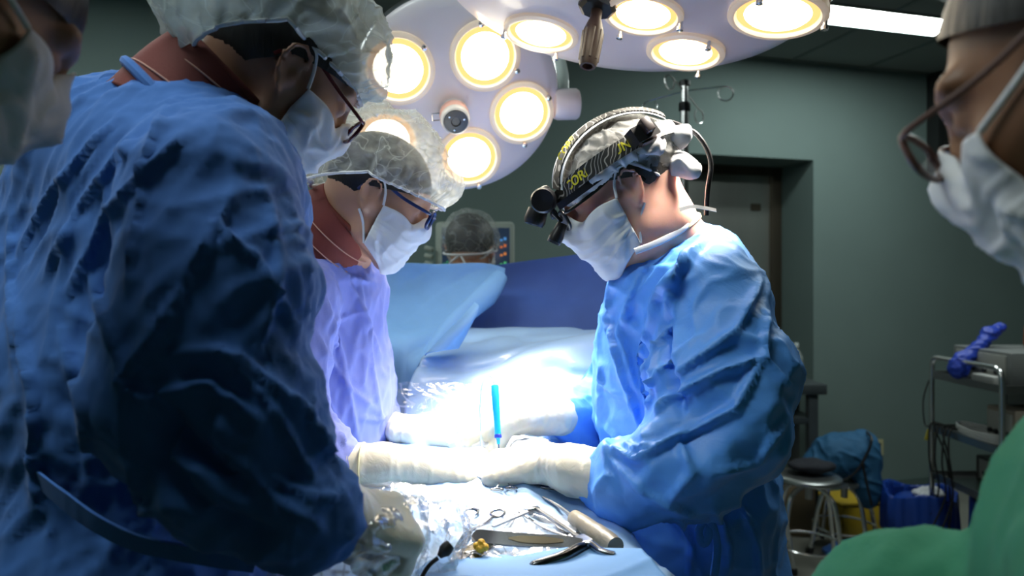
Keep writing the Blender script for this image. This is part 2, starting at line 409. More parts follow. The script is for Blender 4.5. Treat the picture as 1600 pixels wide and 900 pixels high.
# ------------------------------------------------------------------ head kit
class Fr:
    """a head's own frame: x forward, y to its left, z up, origin between the ear holes"""
    def __init__(s, o, f, up=(0, 0, 1), k=1.0):
        s.o = Vector(o); s.X = Vector(f).normalized(); u = Vector(up); s.Z = (u - s.X * u.dot(s.X)).normalized(); s.Y = s.Z.cross(s.X); s.k = k
        s.M = np.array([s.X, s.Y, s.Z]).T
    def w(s, x, y=None, z=None):
        if y is None: x, y, z = x
        return s.o + (s.X * x + s.Y * y + s.Z * z) * s.k
    def W(s, Q): return np.array(s.o) + (np.asarray(Q) * s.k) @ s.M.T
def head_prims(S, f):
    k = f.k; E = lambda c, r, kk=.02, sub=False, R=None: S.ell(f.w(c), f.M if R is None else f.M @ np.array(R), [q * k for q in r], kk, sub)
    C = lambda a, b, ra, rb, kk=.012: S.cone(f.w(a), f.w(b), ra * k, rb * k, kk)
    E((-.012, 0, .042), (.098, .077, .088))
    E((.035, 0, -.02), (.066, .060, .086), .03)
    for s in (-1, 1):
        C((.002, s * .056, -.015), (.012, s * .050, -.066), .018, .016, .02)      # jaw
        C((.012, s * .050, -.066), (.066, s * .018, -.098), .016, .014, .02)
        C((.060, s * .045, -.012), (.030, s * .060, -.004), .017, .012, .02)      # cheekbone
        C((.088, s * .012, .046), (.076, s * .050, .042), .012, .009, .014)       # brow
        C((.088, s * .014, -.024), (.100, s * .011, -.026), .010, .008, .008)     # nose wing
    C((.070, 0, -.100), (.078, 0, -.096), .019, .016, .02)                        # chin
    C((.093, 0, .036), (.110, 0, -.010), .008, .010, .010)                        # nose bridge
    C((.110, 0, -.010), (.114, 0, -.017), .011, .011, .008)
    C((.082, 0, -.052), (.085, 0, -.058), .020, .018, .014)
    C((.096, -.017, -.056), (.096, .017, -.056), .0055, .0055, .006)                # lips
    C((.094, -.015, -.067), (.094, .015, -.067), .0055, .0055, .006)
    for s in (-1, 1):
        E((.096, s * .033, .020), (.016, .020, .012), .012, True)                 # sockets
        E((.076, s * .032, .018), (.0155, .0155, .0135), .004)                    # lids over the eye
        # ear: shell, hollow, rim, lobe
        c, si = math.cos(.28), math.sin(.28); o_ = math.sin(.38) * s
        R = [[c, -o_, -si], [o_ * .6, 1, 0], [si, 0, c]]
        E((-.008, s * .078, .005), (.0165, .0055, .029), .003, False, np.array([[c, 0, -si], [0, 1, 0], [si, 0, c]]))
        E((-.003, s * .084, .006), (.0085, .006, .015), .003, True)
        rim = [(.010, .078, .016), (.006, .084, .030), (-.008, .088, .036), (-.022, .089, .028), (-.027, .088, .010), (-.020, .085, -.010), (-.008, .082, -.026), (-.002, .079, -.030)]
        rim = [(-.006 + (x + .008) * .9, y, .004 + (z - .004) * .95) for x, y, z in rim]
        for a, b in zip(rim, rim[1:]): C((a[0], s * a[1], a[2]), (b[0], s * b[1], b[2]), .0033, .0033, .003)
        C((-.006, s * .079, -.018), (-.002, s * .078, -.023), .0058, .005, .003)
def hand_prims(S, wrist, fwd, back, side=1, curl=(.5,) * 5, k=1.0, fat=1.0, pad=0.0):
    S0_ = S; S = SDF(); S.p = S0_.p; cone0 = S.cone
    S.cone = lambda a, b, ra, rb, kk=.02, fl=None: cone0(a, b, ra + pad, rb + pad, kk, fl)
    """wrist point, direction of the fingers, direction of the back of the hand; thumb on side*(back x fwd)"""
    X = Vector(fwd).normalized(); Z = Vector(back); Z = (Z - X * Z.dot(X)).normalized(); Y = Z.cross(X) * side
    w_ = lambda x, y, z: Vector(wrist) + (X * x + Y * y + Z * z) * k
    S.cone(w_(-.02, 0, 0), w_(.02, 0, 0), .028 * k, .030 * k, .015, (Z, 1.35))
    for y0, y1 in ((.016, .028), (.006, .010), (-.006, -.010), (-.016, -.028)):
        S.cone(w_(.012, y0, 0), w_(.088, y1, 0), .0165 * k, .0135 * k, .012)
    for i, (y, L) in enumerate(((.028, 1.0), (.010, 1.1), (-.010, 1.02), (-.028, .8))):
        a = .15; p = Vector((.090, y, 0)); c = curl[i]; r = .0098 * fat * k
        for j, ln in enumerate((.043, .027, .021)):
            a += c * (1.0, 1.15, .8)[j]; q = p + Vector((math.cos(a) * ln * L, y * .10 * (1 - j * .4), -math.sin(a) * ln * L))
            S.cone(w_(*p), w_(*q), r * (1 - j * .09), r * (.93 - j * .09), .003); p = q
    c = curl[4]; p = Vector((.022, .026, -.006)); a = .85 - c * .35; zz = -.25 - c * .5
    for j, (ln, r) in enumerate(((.042, .0145), (.032, .0115), (.026, .0105))):
        d_ = Vector((math.cos(a), math.sin(a), zz)).normalized(); q = p + d_ * ln
        S.cone(w_(*p), w_(*q), r * fat * k, r * .9 * fat * k, .006); p = q; a -= .25 + c * .35
def hair(f, par, m=None, zf=.055):
    Q = [];  nA, nT = 48, 20
    for i in range(nA):
        az = 2 * math.pi * i / nA; ca = math.cos(az)
        zb = zf * max(0, ca) ** 1.0 + (-.055) * max(0, -ca) ** .7 + .018 * (1 - abs(ca))
        for j in range(nT + 1):
            t = j / nT; ph0 = math.asin(max(-.95, min(.95, (zb - .042) / .094))); ph = ph0 + (math.pi / 2 - ph0) * t
            e = 1 + .004 * math.sin(az * 23 + 3 * math.sin(ph * 6)) * (1 - t)
            Q.append((-.012 + .106 * e * math.cos(ph) * ca, .0865 * e * math.cos(ph) * math.sin(az), .042 + .094 * math.sin(ph)))
    Fc = [(i * (nT + 1) + j, ((i + 1) % nA) * (nT + 1) + j, ((i + 1) % nA) * (nT + 1) + j + 1, i * (nT + 1) + j + 1) for i in range(nA) for j in range(nT)]
    return obj('hair', f.W(Q), np.array(Fc), m or M_HAIR, par)
def cap(f, par, m, c=(-.02, 0, .055), r=(.125, .105, .110), brim=(.052, .022, -.035), amp=.010, seed=1, tuck=.86, ncr=17, lean=0.0, pole=0.0):
    """puffed nonwoven cap: creases run up from a gathered edge"""
    nA, nT = 180, 60; Q = np.zeros((nA, nT + 1, 3))
    az = np.arange(nA) / nA * 2 * np.pi; ca, sa = np.cos(az), np.sin(az)
    zb = brim[0] * np.clip(ca, 0, 1) ** 1.2 + brim[2] * np.clip(-ca, 0, 1) ** .8 + brim[1] * (1 - np.abs(ca))
    ph0 = np.arcsin(np.clip((zb - c[2]) / r[2], -.97, .97))
    for j in range(nT + 1):
        t = j / nT; ph = ph0 + (np.pi / 2 - ph0) * (t ** .85)
        Q[:, j, 0] = c[0] + r[0] * np.cos(ph) * ca - lean * (1 - t); Q[:, j, 1] = c[1] + r[1] * np.cos(ph) * sa; Q[:, j, 2] = c[2] + r[2] * np.sin(ph)
        tk = tuck + (1 - tuck) * np.sin(np.clip(t / .16, 0, 1) * np.pi / 2)
        Q[:, j, 0] = c[0] + (Q[:, j, 0] - c[0]) * tk; Q[:, j, 1] *= tk
        dd = Q[:, j] - np.array(c); dd /= np.linalg.norm(dd, axis=1)[:, None] + 1e-9
        cr = np.abs(np.sin(az * ncr + 1.6 * np.sin(az * 4 + seed))) * math.exp(-(t / .16) ** 2)
        big = pn(dd * 2.2 + seed * 5)
        wd = dd + .25 * np.stack([pn(dd * 2 + seed + 9 * k_) for k_ in range(3)], 1)
        sh = np.clip(1 - np.abs(pn(wd * 2.6 + seed * 9 + 3)) * 3.2, 0, 1) ** 1.5
        sh2 = np.clip(1 - np.abs(pn(wd * 4.6 + seed * 4 + 8)) * 3.4, 0, 1) ** 1.5
        Q[:, j] += dd * (amp * (cr * .5 + big * 1.0 + sh * .55 + sh2 * .30))[:, None]
    V = f.W(Q.reshape(-1, 3)); n = nT + 1
    Fc = np.array([(i * n + j, ((i + 1) % nA) * n + j, ((i + 1) % nA) * n + j + 1, i * n + j + 1) for i in range(nA) for j in range(nT)])
    o = obj('surgical_cap', V, Fc, m, par)
    mb = MB(); mb.tube([Vector(V[i * n]) for i in range(nA)], .0028, 6, closed=True); mb.build('elastic_edge', M_WHITE, o)
    return o
def mask(f, par, m, straps=True, top=(.020, .000), bot=-.128, wide=1.0, out=.006, backx=.0, tie=False, seed=0, lower=True, lift=0):
    S = SDF(); g = Fr((0, 0, 0), (1, 0, 0)); head_prims(S, g)
    C0 = np.array((.018, 0, -.050)); nu, nv = 56, 40; D = np.zeros((nu + 1, nv + 1, 3)); R = np.zeros((nu + 1, nv + 1))
    for i in range(nu + 1):
        u = -1 + 2 * i / nu; az = u * math.radians(84) * wide; au = abs(u)
        et = math.radians(38 + lift - 8 * au - 10 * math.exp(-((au - .42) / .22) ** 2)); eb = math.radians(-53 + 26 * au ** 1.6)
        for j in range(nv + 1):
            e = eb + (et - eb) * j / nv; D[i, j] = (math.cos(e) * math.cos(az), math.cos(e) * math.sin(az), math.sin(e))
    Q = D.reshape(-1, 3); t = np.full(len(Q), .19)
    for _ in range(40): t -= np.maximum(S.ev(C0 + Q * t[:, None]), 0) * .8
    R = t.reshape(nu + 1, nv + 1) + out; R0 = R.copy()
    for _ in range(160):
        R1 = R.copy(); R1[1:-1, 1:-1] = (R[:-2, 1:-1] + R[2:, 1:-1] + R[1:-1, :-2] + R[1:-1, 2:]) / 4
        R1[:, 0] = (np.r_[R[:1, 0], R[:-1, 0]] + R[:, 0] * 2 + np.r_[R[1:, 0], R[-1:, 0]]) / 4
        R1[:, -1] = R[:, -1]; R = np.maximum(R1, R0)
    uu, vv = np.meshgrid(np.linspace(-1, 1, nu + 1), np.linspace(0, 1, nv + 1), indexing='ij')
    wob = np.stack([uu.ravel() * 3, vv.ravel() * 2.2, np.full(uu.size, seed * 3.3)], 1)
    sh = np.clip(1 - np.abs(pn(wob * np.array([1, 1.6, 1]))) * 2.3, 0, 1) ** 2
    ed = np.clip(np.minimum(1 - np.abs(uu), np.minimum(vv, 1 - vv)) * 8, 0, 1)
    R = R + (.0045 * pn(wob) + .005 * sh).reshape(R.shape) * ed
    for k_ in (.3, .5, .7): R = R + .0018 * np.exp(-((vv - k_) / .022) ** 2) * (np.abs(uu) < 1)     # pleats
    V = f.W(C0 + Q * R.reshape(-1, 1)); n = nv + 1
    Fc = np.array([(i * n + j, (i + 1) * n + j, (i + 1) * n + j + 1, i * n + j + 1) for i in range(nu) for j in range(nv)])
    o = obj('face_mask', V, Fc, m, par); md = o.modifiers.new('thickness', 'SOLIDIFY'); md.thickness = .0016; md.offset = 1
    for s, i in ((-1, 0), (1, nu)):
        a = Vector(V[i * n + nv]); b = Vector(V[i * n])
        mb = MB()
        if tie:
            mb.tube(spline([a, f.w(.0, s * .083, .046), f.w(-.05, s * .086, .075), f.w(-.11, s * .03, .08)], 6), .0035, 8, flat=(f.Y, .35))
            mb.build('tie', m, o); mb = MB()
            mb.tube(spline([b, f.w(-.02, s * .066, -.06), f.w(-.06, s * .062, -.07), f.w(-.10, s * .02, -.07)], 6), .0035, 8, flat=(f.Y, .35)); mb.build('tie', m, o)
        else:
            mb.tube(spline([a, f.w(.018, s * .080, .022), f.w(.004, s * .084, .040), f.w(-.016, s * .080, .036)], 6), .0024, 8); mb.build('ear_loop', m, o)
            if lower: mb = MB(); mb.tube(spline([b, f.w(.006, s * .072, -.050), f.w(-.012, s * .076, -.030)], 6), .0024, 8); mb.build('ear_loop', m, o)
    return o
def glasses(f, par, mf, dy=0.0, th=.0028, drop=0.0, lens=True):
    root = None
    for s in (-1, 1):
        loop = []
        for i in range(28):
            a = 2 * math.pi * i / 28; cx, cz = math.cos(a), math.sin(a)
            sx = abs(cx) ** .75 * (1 if cx > 0 else -1); sz = abs(cz) ** .75 * (1 if cz > 0 else -1)
            y = s * (.034 + .026 * sx * 1); loop.append(f.w(.118 - .10 * max(0, abs(y) - .02) , y, .014 + .017 * sz - drop))
        mb = MB(); mb.tube(loop, th * f.k, 8, closed=True)
        if s == -1:
            mb.tube(spline([f.w(.117, -.010, .018 - drop), f.w(.121, 0, .022 - drop), f.w(.117, .010, .018 - drop)], 5), th * f.k, 8)
            root = mb.build('glasses', mf, par)
        else: mb.build('rim', mf, root)
        if lens: obj('lens', [tuple(p) for p in loop], [tuple(range(28))], M_LENS, root, smooth=False)
        mb = MB(); mb.tube(spline([f.w(.112, s * .062, .024 - drop), f.w(.100, s * .070, .024 - drop), f.w(.05, s * .0745, .027), f.w(.0, s * .079, .038), f.w(-.018, s * .081, .026), f.w(-.03, s * .079, .002)], 6), th * .95 * f.k, 8, flat=(f.Y, .55))
        mb.build('temple', mf, root)
    return root
def body_rest(S, hip, foot_dir, ground=.03, sp=.11):
    """pelvis and legs under the gown"""
    h = Vector(hip); a = Vector(foot_dir).normalized(); sd = Vector((-a.y, a.x, 0))
    for s in (-1, 1):
        hp = h + sd * s * .075; kn = Vector((hp.x, hp.y, 0)) + sd * s * .02 + a * .03 + Vector((0, 0, .50)); an = Vector((hp.x, hp.y, .10)) + sd * s * .03
        S.chain([hp, kn, an, an - Vector((0, 0, .04))], [.070, .054, .042, .042], .03)
        S.cone(an + Vector((0, 0, -.05)) - a * .03, an + a * .14 + Vector((0, 0, -.062)), .042, .035, .02)
def shoes(hip, foot_dir, par, m):
    h = Vector(hip); a = Vector(foot_dir).normalized(); sd = Vector((-a.y, a.x, 0))
    for s in (-1, 1):
        an = Vector((h.x, h.y, 0)) + sd * s * .12; S = SDF()
        S.cone(an - a * .04 + Vector((0, 0, .052)), an + a * .15 + Vector((0, 0, .046)), .05, .043, .02); S.cut(an, (0, 0, -1), .004)
        V, Fc = S.mesh(.008); obj('shoe', V, Fc, m, par)

def trousers(hip, foot_dir, par, m):
    h = Vector(hip); a = Vector(foot_dir).normalized(); sd = Vector((-a.y, a.x, 0)); S = SDF()
    for s in (-1, 1):
        hp = h + sd * s * .075; kn = Vector((hp.x, hp.y, 0)) + sd * s * .02 + a * .03 + Vector((0, 0, .50)); an = Vector((hp.x, hp.y, .10)) + sd * s * .03
        S.chain([hp - Vector((0, 0, .12)), kn, an], [.078, .072, .066], .03)
    S.cut((0, 0, .09), (0, 0, -1), .004)
    V, Fc = S.mesh(.010); N = vnorm(V, Fc); V = V + N * (.004 * ridge(V, (0, 0, 1), 18, 6, 3, .1, 2))[:, None]; obj('trousers', V, Fc, m, par)
# ------------------------------------------------------------------ the room
def wp(s, z, off=0.0): return W0 + WD * s + WN * off + Vector((0, 0, z))   # s metres along the back wall, off beyond it
def s_of(px): p = on_wall(px, 440); return (p - W0).dot(WD)
def sbox(name, s0, s1, z0, z1, o0, o1, m, parent=None, bev=0):
    mb = MB(); R = Matrix((WD, WN, Vector((0, 0, 1)))).transposed()
    mb.box(wp((s0 + s1) / 2, (z0 + z1) / 2, (o0 + o1) / 2), abs(s1 - s0), abs(o1 - o0), abs(z1 - z0), R, bev)
    return mb.build(name, m, parent)
def struct(o): o['kind'] = 'structure'; return o
S0, S1 = s_of(985), s_of(1271); DZ = 2.335; REC = .34
SL, SR = -6.2, 3.0            # wall runs this far left and right
mb = MB(); R_ = Matrix((WD, WN, Vector((0, 0, 1)))).transposed()
def wb(s0, s1, z0, z1, o0=0, o1=.12): mb.box(wp((s0 + s1) / 2, (z0 + z1) / 2, (o0 + o1) / 2), s1 - s0, o1 - o0, z1 - z0, R_)
wb(SL, S0, 0, CEIL, 0, REC + .1); wb(S1, SR, 0, CEIL, 0, REC + .1); wb(S0, S1, DZ, CEIL, 0, REC + .1)
struct(mb.build('wall_back', M_TEAL, smooth=False))
for nm, a, b, o0, o1 in (('wall_right', SR, SR + .12, -7.5, REC + .1), ('wall_left', SL - .12, SL, -7.5, REC + .1)):
    mb = MB(); wb(a, b, 0, CEIL, o0, o1); struct(mb.build(nm, M_TEAL, smooth=False))
mb = MB(); wb(SL, SR, 0, CEIL, -7.62, -7.5); struct(mb.build('wall_front', M_TEAL, smooth=False))
M_FLOOR = mat('floor_vinyl', (.22, .22, .19), .38, bump=(20, .05, .002), var=(3, .14))
mb = MB(); wb(SL, SR, -.1, 0, -7.5, REC + .1); struct(mb.build('floor', M_FLOOR, smooth=False))
# ceiling of tiles: grid modelled, 0.6 x 1.2 m
M_TILE = mat('ceiling_tile', (.24, .265, .255), .9, bump=(120, .5, .002), var=(2, .05))
M_GRID = mat('ceiling_grid', (.16, .19, .18), .6)
pa = on_wall(1300, 440)
mb = MB(); wb(SL, SR, CEIL, CEIL + .1, -7.5, REC + .1); ceil = struct(mb.build('ceiling', M_TILE, smooth=False))
def ceil_at(px, py):
    t = (CEIL - CAMZ) / (-(py - HZ) / F); return Vector(((px - 800) / F * t, t, CEIL))
c1 = ceil_at(1350, 107); tg = (c1 - W0)
sg0, og0 = tg.dot(WD), tg.dot(WN)
mb = MB()
for i in range(-9, 9):
    s_ = sg0 + i * .61
    if SL < s_ < SR: wb(s_ - .012, s_ + .012, CEIL - .008, CEIL, -7.4, -.0)
for j in range(-13, 1):
    o_ = -.02 + j * .61
    wb(SL, SR, CEIL - .0075, CEIL, o_ - .012, o_ + .012)
struct(mb.build('trim_1', M_GRID, smooth=False))
# ceiling panels: the recessed fluorescent troffer and added copies of it
M_PANEL = emis('panel_glow', (.88, 1.0, .97), PANEL_E)
def panel(s0, s1, o0, o1, label, group=None):
    p = empty('ceiling_light', wp((s0 + s1) / 2, CEIL - .02, (o0 + o1) / 2), label, 'ceiling light', group)
    mb = MB(); wbl = lambda a, b, c, d, z0, z1: mb.box(wp((a + b) / 2, (z0 + z1) / 2, (c + d) / 2), b - a, d - c, z1 - z0, R_)
    wbl(s0 - .02, s1 + .02, o0 - .02, o0, CEIL - .012, CEIL - .001); wbl(s0 - .02, s1 + .02, o1, o1 + .02, CEIL - .012, CEIL - .001)
    wbl(s0 - .02, s0, o0, o1, CEIL - .012, CEIL - .001); wbl(s1, s1 + .02, o0, o1, CEIL - .012, CEIL - .001)
    mb.build('frame', M_GRID, p, False)
    mb = MB(); wbl(s0, s1, o0, o1, CEIL - .009, CEIL - .002); mb.build('diffuser', M_PANEL, p, False)
    return p
q = ceil_at(1511, 32) - W0; q2 = ceil_at(1462, 54) - W0
panel(q.dot(WD) - 1.22, q.dot(WD), q.dot(WN), q2.dot(WN), 'bright rectangular ceiling light at the upper right, near the back wall')
PANS = []
# unseen copies of the fitting, added to light the gowns and the left wall
panel(-1.4, -.2, -2.3, -2.0, 'added fill light at the ceiling above the surgeon in bright blue, out of view')
panel(-5.5, -4.3, -1.5, -1.2, 'added fill light at the ceiling above the left side of the room, out of view')
panel(-5.0, -3.8, -3.5, -3.2, 'added fill light at the ceiling over the surgeon in navy, out of view')
# steel door deep in its recess
M_DOOR = mat('door_steel', (.42, .44, .41), .38, metal=.9, bump=(40, .08, .001), var=(3, .15), stretch=(1, 1, .06))
M_DFR = mat('door_frame_steel', (.16, .13, .10), .35, metal=.9, stretch=(1, 1, .1), var=(6, .2))
d = empty('door_1', wp((S0 + S1) / 2, 0, REC), None, None); d['kind'] = 'structure'
sd0, sd1 = S0 + .06, S1 - .075
mb = MB(); wb(S0, S1, DZ - .06, DZ, REC, REC + .1); wb(S0, S0 + .06, 0, DZ - .06, REC, REC + .1); wb(sd1 + .0, S1, 0, DZ - .06, REC, REC + .1); mb.build('door_frame', M_DFR, d, False)
mb = MB(); wb(sd0, sd1, .01, DZ - .06, REC + .04, REC + .085); mb.build('door_panel', M_DOOR, d, False)
mb = MB(); wb(sd0 + .12, sd0 + .15, .95, 1.15, REC - .02, REC + .0); wb(sd0 + .12, sd0 + .15, .95, .98, REC, REC + .045); wb(sd0 + .12, sd0 + .15, 1.12, 1.15, REC, REC + .045); mb.build('door_handle', M_STEEL, d, False)
mb = MB(); wb(sd1 - .16, sd1 - .08, 2.02, 2.07, REC + .03, REC + .04); mb.build('door_plate', M_DFR, d, False)
mb = MB(); wb(SL, S0, 0, .09, -.012, 0); wb(S1, SR, 0, .09, -.012, 0); struct(mb.build('baseboard_back', mat('skirting', (.10, .15, .14), .6), smooth=False))
# socket
so = on_wall(1371, 699) - W0
k = empty('wall_socket', wp(so.dot(WD), so.z, 0), 'small cream socket plate low on the wall, behind the blue bag', 'socket')
a, z = so.dot(WD), so.z; z = (on_wall(1371, 699)).z
k.location = wp(a, z, 0)
mb = MB(); wb(a - .04, a + .04, z - .055, z + .055, -.012, 0); mb.build('plate', mat('cream_plate', (.55, .52, .30), .5), k, False)
for dz in (-.022, .022): mb = MB(); wb(a - .018, a + .018, z + dz - .012, z + dz + .012, -.0145, -.011); mb.build('outlet', M_BLACK, k, False)
# dark framed box high on the wall
a0 = on_wall(1448, 120); a1 = on_wall(1480, 271); sA = (a0 - W0).dot(WD); zt, zb_ = a0.z, a1.z
k = empty('wall_cabinet', wp(sA + .3, zb_, 0), 'black framed glazed box high on the wall beside the foreground face', 'cabinet')
mb = MB(); wb(sA, sA + .05, zb_, zt, -.10, 0); wb(sA + .55, sA + .60, zb_, zt, -.10, 0); wb(sA + .05, sA + .55, zb_, zb_ + .05, -.10, 0); wb(sA + .05, sA + .55, zt - .05, zt, -.10, 0); mb.build('frame', mat('dark_frame', (.02, .022, .022), .35), k, False)
mb = MB(); wb(sA + .05, sA + .55, zb_ + .05, zt - .05, -.04, 0); mb.build('back_panel', mat('dark_panel', (.05, .055, .05), .3), k, False)
for kk in range(3): mb = MB(); zz = zb_ + .05 + (zt - zb_ - .1) * (kk + 1) / 4; wb(sA + .05, sA + .55, zz, zz + .012, -.09, -.04); mb.build('shelf', M_STEEL, k, False)
# ------------------------------------------------------------------ theatre lights
M_GLOW = emis('lens_glow', (1.0, .90, .68), LENS_E)
M_GLOW2 = emis('reflector_rim_glow', (1.0, .50, .17), 1.7)
M_BEZ = mat('lens_bezel', (.85, .74, .62), .25, coat=.4, emit=((1, .75, .5), .22))
def theatre_light(name, c, n, rad, bulbs, lr, label, spots, knob, upx):
    """c centre of the underside, n its facing direction, bulbs = world points on the underside plane, lr lens radius"""
    c = Vector(c); n = Vector(n).normalized()
    root = empty(name, c, label, 'surgical light')
    mb = MB(); mb.lathe([(0, 0), (rad * .5, -.002), (rad * .86, -.006), (rad * .955, -.014), (rad * .985, -.026)], c, n, 96); mb.build('reflector_face', M_LAV, root, ang=60)
    mb = MB(); mb.lathe([(rad * .985, -.026), (rad, -.034), (rad * 1.0, -.046), (rad * .97, -.06)], c, n, 96); mb.build('rim', M_CHROME if knob else mat('grey_gasket', (.25, .28, .27), .3), root, ang=60)
    mb = MB(); mb.lathe([(rad * .97, -.06), (rad * .93, -.085), (rad * .78, -.115), (rad * .45, -.145), (rad * .16, -.16), (.05, -.165), (.05, -.24), (0, -.24)], c, n, 96); mb.build('dome', M_DOMEB, root, ang=50)
    for i, b in enumerate(bulbs):
        r = lr[i]; b = Vector(b)
        bz = MB(); bz.lathe([(r * 1.0, -.006), (r * 1.0, .005), (r * .93, .009), (r * .86, .008), (r * .82, .001), (r * .82, -.006)], b, n, 56); o = bz.build('lens_bezel', M_BEZ, root, ang=50)
        mb = MB(); mb.lathe([(r * .83, .001), (r * .74, -.001), (r * .66, .001)], b, n, 56); mb.build('reflector_rim', M_GLOW2, o)
        mb = MB(); mb.lathe([(r * .67, .001), (r * .62, .005), (r * .4, .009), (0, .011)], b, n, 56); mb.build('lens', M_GLOW, o)
        u = n.orthogonal().normalized(); v = n.cross(u)
        for a in (.8 + i * 1.1, 2.9 + i * 1.1):
            p = b + (u * math.cos(a) + v * math.sin(a)) * r * .95
            mb = MB(); mb.lathe([(.004, .004), (.004, .016), (.0065, .018), (.0065, .024), (0, .026)], p, n, 10); mb.build('thumb_screw', M_CHROME, o)
        if i in spots:
            L = bpy.data.lights.new('beam', 'SPOT'); L.energy = spots[i]; L.spot_size = math.radians(45); L.spot_blend = 1.0; L.shadow_soft_size = r * .6; L.color = (1, .93, .82)
            lo = bpy.data.objects.new('beam', L); COL.objects.link(lo); lo.parent = root
            p = b + n * .03; lo.location = p - c; lo.rotation_euler = (FIELD - p).to_track_quat('-Z', 'Y').to_euler()
    return root
def on_plane(px, py, c, n):
    r = Vector(((px - 800) / F, 1, -(py - HZ) / F)); o = Vector((0, 0, CAMZ)); t = (Vector(c) - o).dot(n) / r.dot(n); return o + r * t
# rear light: five lenses, camera knob in the middle
cA = P(716, 160, 1.7); nA = Vector((.16, -.80, -.58)).normalized()
bA = [on_plane(x, y, cA, nA) for x, y in ((815, 177), (758, 88), (622, 108), (604, 220), (733, 246))]
LA = theatre_light('surgical_light', cA, nA, .262, bA, [.083, .086, .088, .086, .084], 'round white surgical light with five lamps and a small camera in its middle', {0: SPOT_A, 1: SPOT_A, 2: SPOT_A, 3: SPOT_A, 4: SPOT_A}, True, None)
# camera knob
k = on_plane(709, 176, cA, nA)
mb = MB(); mb.lathe([(.036, -.002), (.036, .05), (.033, .056), (.030, .058)], k, nA, 40); kn = mb.build('camera_housing', mat('knob_grey', (.55, .56, .58), .35), LA, ang=40)
mb = MB(); mb.lathe([(.0365, .008), (.0372, .012), (.0372, .034), (.0365, .038)], k, nA, 40); mb.build('knob_band', mat('knob_band', (.60, .36, .32), .5), kn)
mb = MB(); mb.lathe([(.030, .054), (.029, .060), (.012, .061), (.010, .057), (0, .057)], k, nA, 40); mb.build('camera_lens', M_BLACK, kn, ang=40)
u = nA.orthogonal().normalized(); v = nA.cross(u)
for a in (.5, 2.6, 4.7):
    mb = MB(); mb.lathe([(.0025, .06), (.0025, .063), (0, .0635)], k + (u * math.cos(a) + v * math.sin(a)) * .021, nA, 8); mb.build('screw', M_CHROME, kn)
sx = Vector((-1, 0, 0)); sx = (sx - nA * sx.dot(nA)).normalized()
ed = nA.cross(sx)
mb = MB(); mb.tube([k + sx * .034 + ed * .009 + nA * .02, k + sx * .055 + ed * .009 + nA * .02, k + sx * .055 - ed * .009 + nA * .02, k + sx * .034 - ed * .009 + nA * .02], .0016, 6); mb.build('bracket', M_CHROME, kn)
# yoke on the right, pivot boss, arm upwards
pv = P(884, 162, 1.80)
side = (pv - cA); 
mb = MB(); mb.lathe([(0, -.03), (.036, -.028), (.040, -.02), (.040, .03), (.036, .036), (0, .038)], P(882, 163, 1.77), (1, .15, .05), 32); ho = mb.build('pivot_boss', M_LAV, LA, ang=40)
mb = MB(); mb.tube(spline([P(880, 150, 1.80), P(878, 110, 1.85), P(862, 60, 1.92), P(820, 0, 2.0), P(740, -60, 2.06), P(640, -80, 2.1), P(560, -20, 2.06), P(545, 60, 1.98)], 8), .016, 12); mb.build('yoke', M_DOMEB, LA)
mb = MB(); mb.tube([P(745, -62, 2.06), P(745, -62, 2.06) + Vector((0, 0, CEIL - P(745, -62, 2.06).z))], .03, 20)
mb.build('ceiling_arm', M_DOMEB, LA)
# front light, with the dark sterile handle
cB = P(972, -8, 1.27); nB = Vector((-.17, -.10, -1)).normalized()
bB = [on_plane(x, y, cB, nB) for x, y in ((845, 52), (1005, 22), (1071, 81), (1215, 22), (880, -70), (1130, -75))]
LB = theatre_light('surgical_light', cB, nB, .375, bB, [.082, .078, .082, .088, .08, .08], 'large white surgical light with a dark handle, cut by the top edge', {0: SPOT_B, 1: SPOT_B, 2: SPOT_B, 3: SPOT_B * 4.5, 4: SPOT_B, 5: SPOT_B}, True, None)
h0 = on_plane(934, 8, cB, nB); dn = (P(918, 104, h0.y - .03) - h0).normalized()
M_HAND = mat('smoked_handle', (.030, .014, .010), .5)
mb = MB(); mb.lathe([(0, -.01), (.030, -.008), (.038, -.002), (.038, .006), (.030, .012), (0, .014)], h0, dn, 8); hb = mb.build('handle_plate', M_BLACK, LB, ang=20)
hl = (P(918, 104, h0.y - .03) - h0).length
prof = [(.011, .008), (.011, .030), (.018, .052), (.020, .060), (.0195, hl * .7), (.0175, hl - .008), (.015, hl), (.010, hl), (.009, hl - .01), (0, hl - .01)]
mb = MB(); mb.lathe(prof, h0, dn, 24)
u = dn.orthogonal().normalized(); v = dn.cross(u)
for i in range(8):
    a = i * math.pi / 4; o_ = (u * math.cos(a) + v * math.sin(a))
    mb.tube([h0 + dn * .060 + o_ * .019, h0 + dn * (hl - .012) + o_ * .0172], .0026, 6)
mb.build('handle', M_HAND, hb, ang=40)
mb = MB(); tp = cB - nB * .2; mb.tube([tp, tp + Vector((0, .02, .15)), Vector((tp.x, tp.y + .02, CEIL))], .032, 20); mb.build('ceiling_arm', M_DOMEB, LB)
